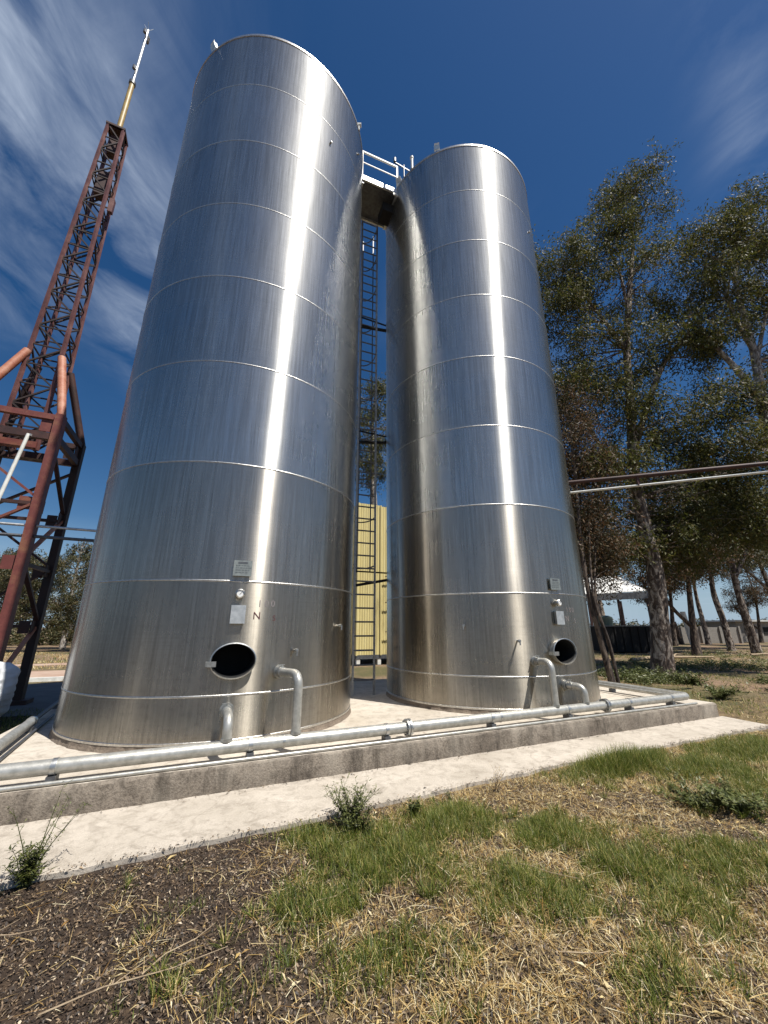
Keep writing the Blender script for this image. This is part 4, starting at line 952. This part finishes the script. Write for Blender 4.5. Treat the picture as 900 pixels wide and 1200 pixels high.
# dry standing grass
dm = lambda x, y: np.clip(-.8*blobd(x, y, DB)+.52*np.clip(x*.55+.75, 0, 1)+.30*lump(x, y, 6, 5)+.2*lump(x, y, 18, 6)-.12, 0.01, 1)*np.clip(4.2/(y+1.0), .25, 1)
x, y = sample(420000, dm, r); n_ = len(x); print('dry', n_)
P = np.stack([x, y, hgt(x, y)-.003], 1)
V, F = ribbons(P, r.uniform(0, 2*PI, n_), r.uniform(.02, .085, n_), r.uniform(.0018, .0042, n_), r.uniform(.02, 1.3, n_), r.uniform(-.1, .5, n_), r)
tag(npmesh('dry_grass', V, F, 'dry'), kind='stuff')
# long bent straws lying about
x, y = sample(26000, lambda x, y: np.clip(.35*np.clip(x*.5+1.0, .25, 1)+.3*lump(x, y, 5, 8), .04, 1), r); n_ = len(x)
P = np.stack([x, y, hgt(x, y)+.008+r.uniform(0, .012, n_)], 1)
V, F = ribbons(P, r.uniform(0, 2*PI, n_), r.uniform(.06, .20, n_), r.uniform(.0018, .004, n_), r.uniform(-.02, .22, n_), r.uniform(.0, .09, n_), r, 5)
# sideways bend
tag(npmesh('loose_straw', V, F, 'dry'), kind='stuff')
# litter of bark flakes and small leaves
def flakes(x, y, lo, hi, asp, r, lift=.012, tilt=.45):
    n_ = len(x); az = r.uniform(0, 2*PI, n_); tl = r.normal(0, tilt, n_); rl = r.normal(0, tilt, n_)
    d_ = np.stack([np.cos(az)*np.cos(tl), np.sin(az)*np.cos(tl), np.sin(tl)], 1); s_ = np.stack([-np.sin(az)*np.cos(rl), np.cos(az)*np.cos(rl), np.sin(rl)], 1)
    l = (lo+(hi-lo)*r.beta(1.3, 3, n_))[:, None]; w = l*(asp*r.uniform(.6, 1.4, n_))[:, None]
    P = np.stack([x, y, hgt(x, y)+r.uniform(0, lift, n_)], 1); up = np.array([0, 0, 1.])*l*.12
    V = np.stack([P-d_*l*.5, P-d_*l*.1+s_*w*.5+up, P+d_*l*.5, P-d_*l*.1-s_*w*.5+up], 1).reshape(-1, 3)
    return V, np.arange(n_*4).reshape(-1, 4)
x, y = sample(620000, lambda x, y: np.clip(.75-.35*blobd(x, y, GB)+.25*lump(x, y, 8, 9), .1, 1)*np.clip(4.0/(y+.8), .2, 1), r); print('litter', len(x))
V, F = flakes(x, y, .007, .036, .38, r); tag(npmesh('leaf_litter', V, F, 'litter'), kind='stuff')
x, y = sample(60000, lambda x, y: np.clip(.55-.6*x, .0, 1)*np.clip(.45+.6*lump(x, y, 9, 33), 0, 1), r)
P = np.stack([x, y, hgt(x, y)+.004+r.uniform(0, .01, len(x))], 1)
V, F = ribbons(P, r.uniform(0, 2*PI, len(x)), r.uniform(.015, .06, len(x)), r.uniform(.0015, .004, len(x)), r.uniform(-.05, .5, len(x)), r.uniform(0, .5, len(x)), r, 4)
tag(npmesh('curled_litter', V, F, 'litter'), kind='stuff')
x, y = sample(11000, lambda x, y: np.clip(.25+.35*lump(x, y, 5, 10)+.15*x, .05, .8), r)
V, F = flakes(x, y, .03, .085, .22, r, .02, .3); tag(npmesh('fallen_leaves', V, F, 'dry'), kind='stuff')
# straws and crumbs spilling over the path edge and slab foot
us_ = r.uniform(-3, 8.8, 1500); vs_ = 3.76+.24*np.clip((us_+1)/5, 0, 1)+np.abs(r.normal(0, .05, 1500))-.02
c_, s_ = math.cos(PH), math.sin(PH); x = us_*c_-vs_*s_; y = us_*s_+vs_*c_
V, F = flakes(x, y, .008, .05, .3, r, .01, .2); V[:, 2] += .034; tag(npmesh('path_edge_litter', V, F, 'litter'), kind='stuff')
us_ = r.uniform(-3, 8.8, 420); vs_ = 4.745-np.abs(r.normal(0, .05, 420)); x = us_*c_-vs_*s_; y = us_*s_+vs_*c_
V, F = flakes(x, y, .01, .07, .2, r, .004, .1); V[:, 2] += .036; tag(npmesh('slab_foot_litter', V, F, 'litter'), kind='stuff')
# midground tufts to the right and by the left pipe
r = np.random.default_rng(9)
def tuft(n_, xr, yr, ln, wd, mat, name, f=1.2, thr=.1, cond=None):
    x = r.uniform(*xr, n_); y = r.uniform(*yr, n_); k = lump(x, y, f, 17)+r.normal(0, .25, n_) > thr
    u = c_*x+s_*y; v = -s_*x+c_*y; k &= ~((u > -2.55) & (u < 9.0) & (v > 3.6) & (v < 10.5))
    if cond is not None: k &= cond(x, y, u, v)
    x, y = x[k], y[k]; m_ = len(x); P = np.stack([x, y, hgt(x, y)-.01], 1)
    V, F = ribbons(P, r.uniform(0, 2*PI, m_), r.uniform(.4, 1, m_)*ln, r.uniform(.6, 1.2, m_)*wd, r.uniform(.5, 1.5, m_), r.uniform(0, .4, m_), r)
    tag(npmesh(name, V, F, mat), kind='stuff')
tuft(52000, (4, 24), (6.5, 24), .16, .012, 'grass', 'rough_grass', 1.0, .12)
tuft(42000, (4, 30), (6.5, 30), .10, .010, 'dry', 'rough_dry_grass', 1.4, -.05)
tuft(16000, (-9.5, -4.3), (4.6, 8.6), .12, .009, 'grass', 'left_grass', 1.4, -.4, lambda x, y, u, v: u < -2.6)
tuft(30000, (-30, -6), (14, 27), .16, .02, 'dry', 'left_dry_grass', .8, -.1, lambda x, y, u, v: (v > 16.2) & ~((v > 16.8) & (v < 20.2)) & ~((v > 22.3) & (v < 23.7)))
tuft(14000, (-30, -6), (12, 27), .16, .02, 'grass', 'left_verge_grass', .7, .2, lambda x, y, u, v: (v > 15.4) & ~((v > 16.8) & (v < 20.2)) & ~((v > 22.3) & (v < 23.7)))

# ---------------------------------------------------------------- weeds
def weed(x, y, h, ns, spread, nl, ll_, lw, mat, label, seed, bare=.25, name='weed'):
    r = np.random.default_rng(seed); z0_ = float(hgt(np.array(x), np.array(y))); e = empty(name, (x, y, z0_), label, 'weed')
    st = MB(); cs = []
    for i in range(ns):
        a_ = r.uniform(0, 2*PI); sp = spread*r.uniform(.2, 1); hh = h*r.uniform(.6, 1.0)
        pts = [Vector((x, y, z0_-.01)) + Vector((math.cos(a_)*sp*t**1.3, math.sin(a_)*sp*t**1.3, hh*t)) + Vector(r.normal(0, .006, 3)) for t in (0, .25, .5, .75, 1)]
        st.tube(pts, [.004, .0035, .003, .002, .001], 5)
        for t in np.linspace(bare, 1, nl):
            k = min(int(t*4), 3); p = pts[k].lerp(pts[k+1], t*4-k) if k < 4 else pts[4]
            for _ in range(3): cs.append(tuple(p + Vector(r.normal(0, .014, 3))))
            if r.uniform() < .5:
                q = p + Vector((r.normal(0, .04), r.normal(0, .04), r.uniform(.01, .06))); st.tube([p, q], [.0015, .0008], 4)
                for w_ in (.4, .7, 1): cs.append(tuple(p.lerp(q, w_)))
    st.build('stem', 'weeddk' if mat != 'dry' else 'twig', e)
    cs = np.array(cs); n_ = len(cs); az = r.uniform(0, 2*PI, n_)
    V, F = ribbons(cs, az, np.full(n_, ll_)*r.uniform(.6, 1.3, n_), np.full(n_, lw), r.uniform(-.3, .9, n_), r.uniform(0, .4, n_), r, 2)
    V -= np.array([x, y, z0_]); tag(npmesh('leaves', V, F, mat, e), kind='stuff'); return e
weed(-.29, 3.88, .34, 22, .24, 12, .032, .010, 'weed', 'bushy grey green weed growing at the path edge before the nearer tank', 51)
weed(-.22, 3.80, .16, 16, .22, 8, .035, .012, 'weeddk', 'low dark leafy weed at the foot of the bushy path edge weed', 52)
weed(.27, 4.02, .13, 7, .06, 6, .045, .022, 'weeddk', 'small dark weed on the path edge just right of the bushy one', 53)
weed(.62, 4.28, .12, 4, .03, 5, .02, .008, 'weeddk', 'tiny upright sprig at the path edge between two weeds', 54)
weed(1.14, 4.58, .24, 7, .14, 5, .012, .005, 'dry', 'dry brown twiggy weed standing over the pale path', 55, .3)
weed(-2.32, 3.08, .22, 18, .18, 9, .035, .012, 'weeddk', 'green leafy weed at the left edge of the picture beside the path', 56)
weed(-2.36, 3.14, .52, 6, .34, 7, .022, .008, 'weed', 'tall thin seed stalks rising from the leafy weed at the left edge', 57, .35)
weed(3.25, 4.20, .22, 34, .42, 8, .05, .018, 'weed', 'broad leafy weed clump on bare dirt at the right', 58)
weed(3.0, 4.35, .17, 22, .36, 8, .045, .018, 'weeddk', 'darker leafy weed clump behind the broad one at the right', 59)
for i, (x, y, lab) in enumerate(((7.9, 9.9, 'low green weed just beyond the right rear slab edge'), (9.1, 12.3, 'low green weed before the big eucalyptus trunk'), (10.6, 11.0, 'green weed patch on the leaf litter at the right'), (9.6, 9.4, 'green weed beside the right slab corner'))):
    weed(x, y, .35, 40, .6, 6, .08, .03, 'weed', lab, 60+i)
# fallen twigs
for i, (x, y, a_, l, lab) in enumerate(((-1.12, 2.32, .45, .75, 'long pale twig lying on dark mulch at the bottom left'), (-1.02, 2.5, .9, .38, 'short pale twig crossing above the long one on the mulch'), (-.35, 2.95, .55, .30, 'thin twig at the border of mulch and grass'), (1.0, 2.52, .05, .55, 'curved straw coloured twig in the dry grass at the bottom right'), (1.05, 3.15, -.5, .45, 'grey twig between two grass patches'), (-2.05, 2.62, .2, .4, 'pale twig near the left edge of the mulch'))):
    z_ = float(hgt(np.array(x), np.array(y)))+.02; p = Vector((x, y, z_)); d_ = Vector((math.cos(a_), math.sin(a_), 0)); q = Vector((-d_.y, d_.x, 0))
    e = empty('twig', p, lab, 'twig', 'fallen twigs')
    MB().tube([p-d_*l/2, p-d_*l*.2+q*.02+Z*.012, p+d_*l*.15-q*.015+Z*.02, p+d_*l/2+q*.03+Z*.008], [.0038, .0032, .0026, .0012], 6).build('main_stem', 'twig', e, True)
    MB().tube([p-d_*l*.15+q*.015+Z*.012, p+d_*l*.05+q*.11+Z*.02], [.0022, .001], 5).build('side_shoot', 'twig', e, True)
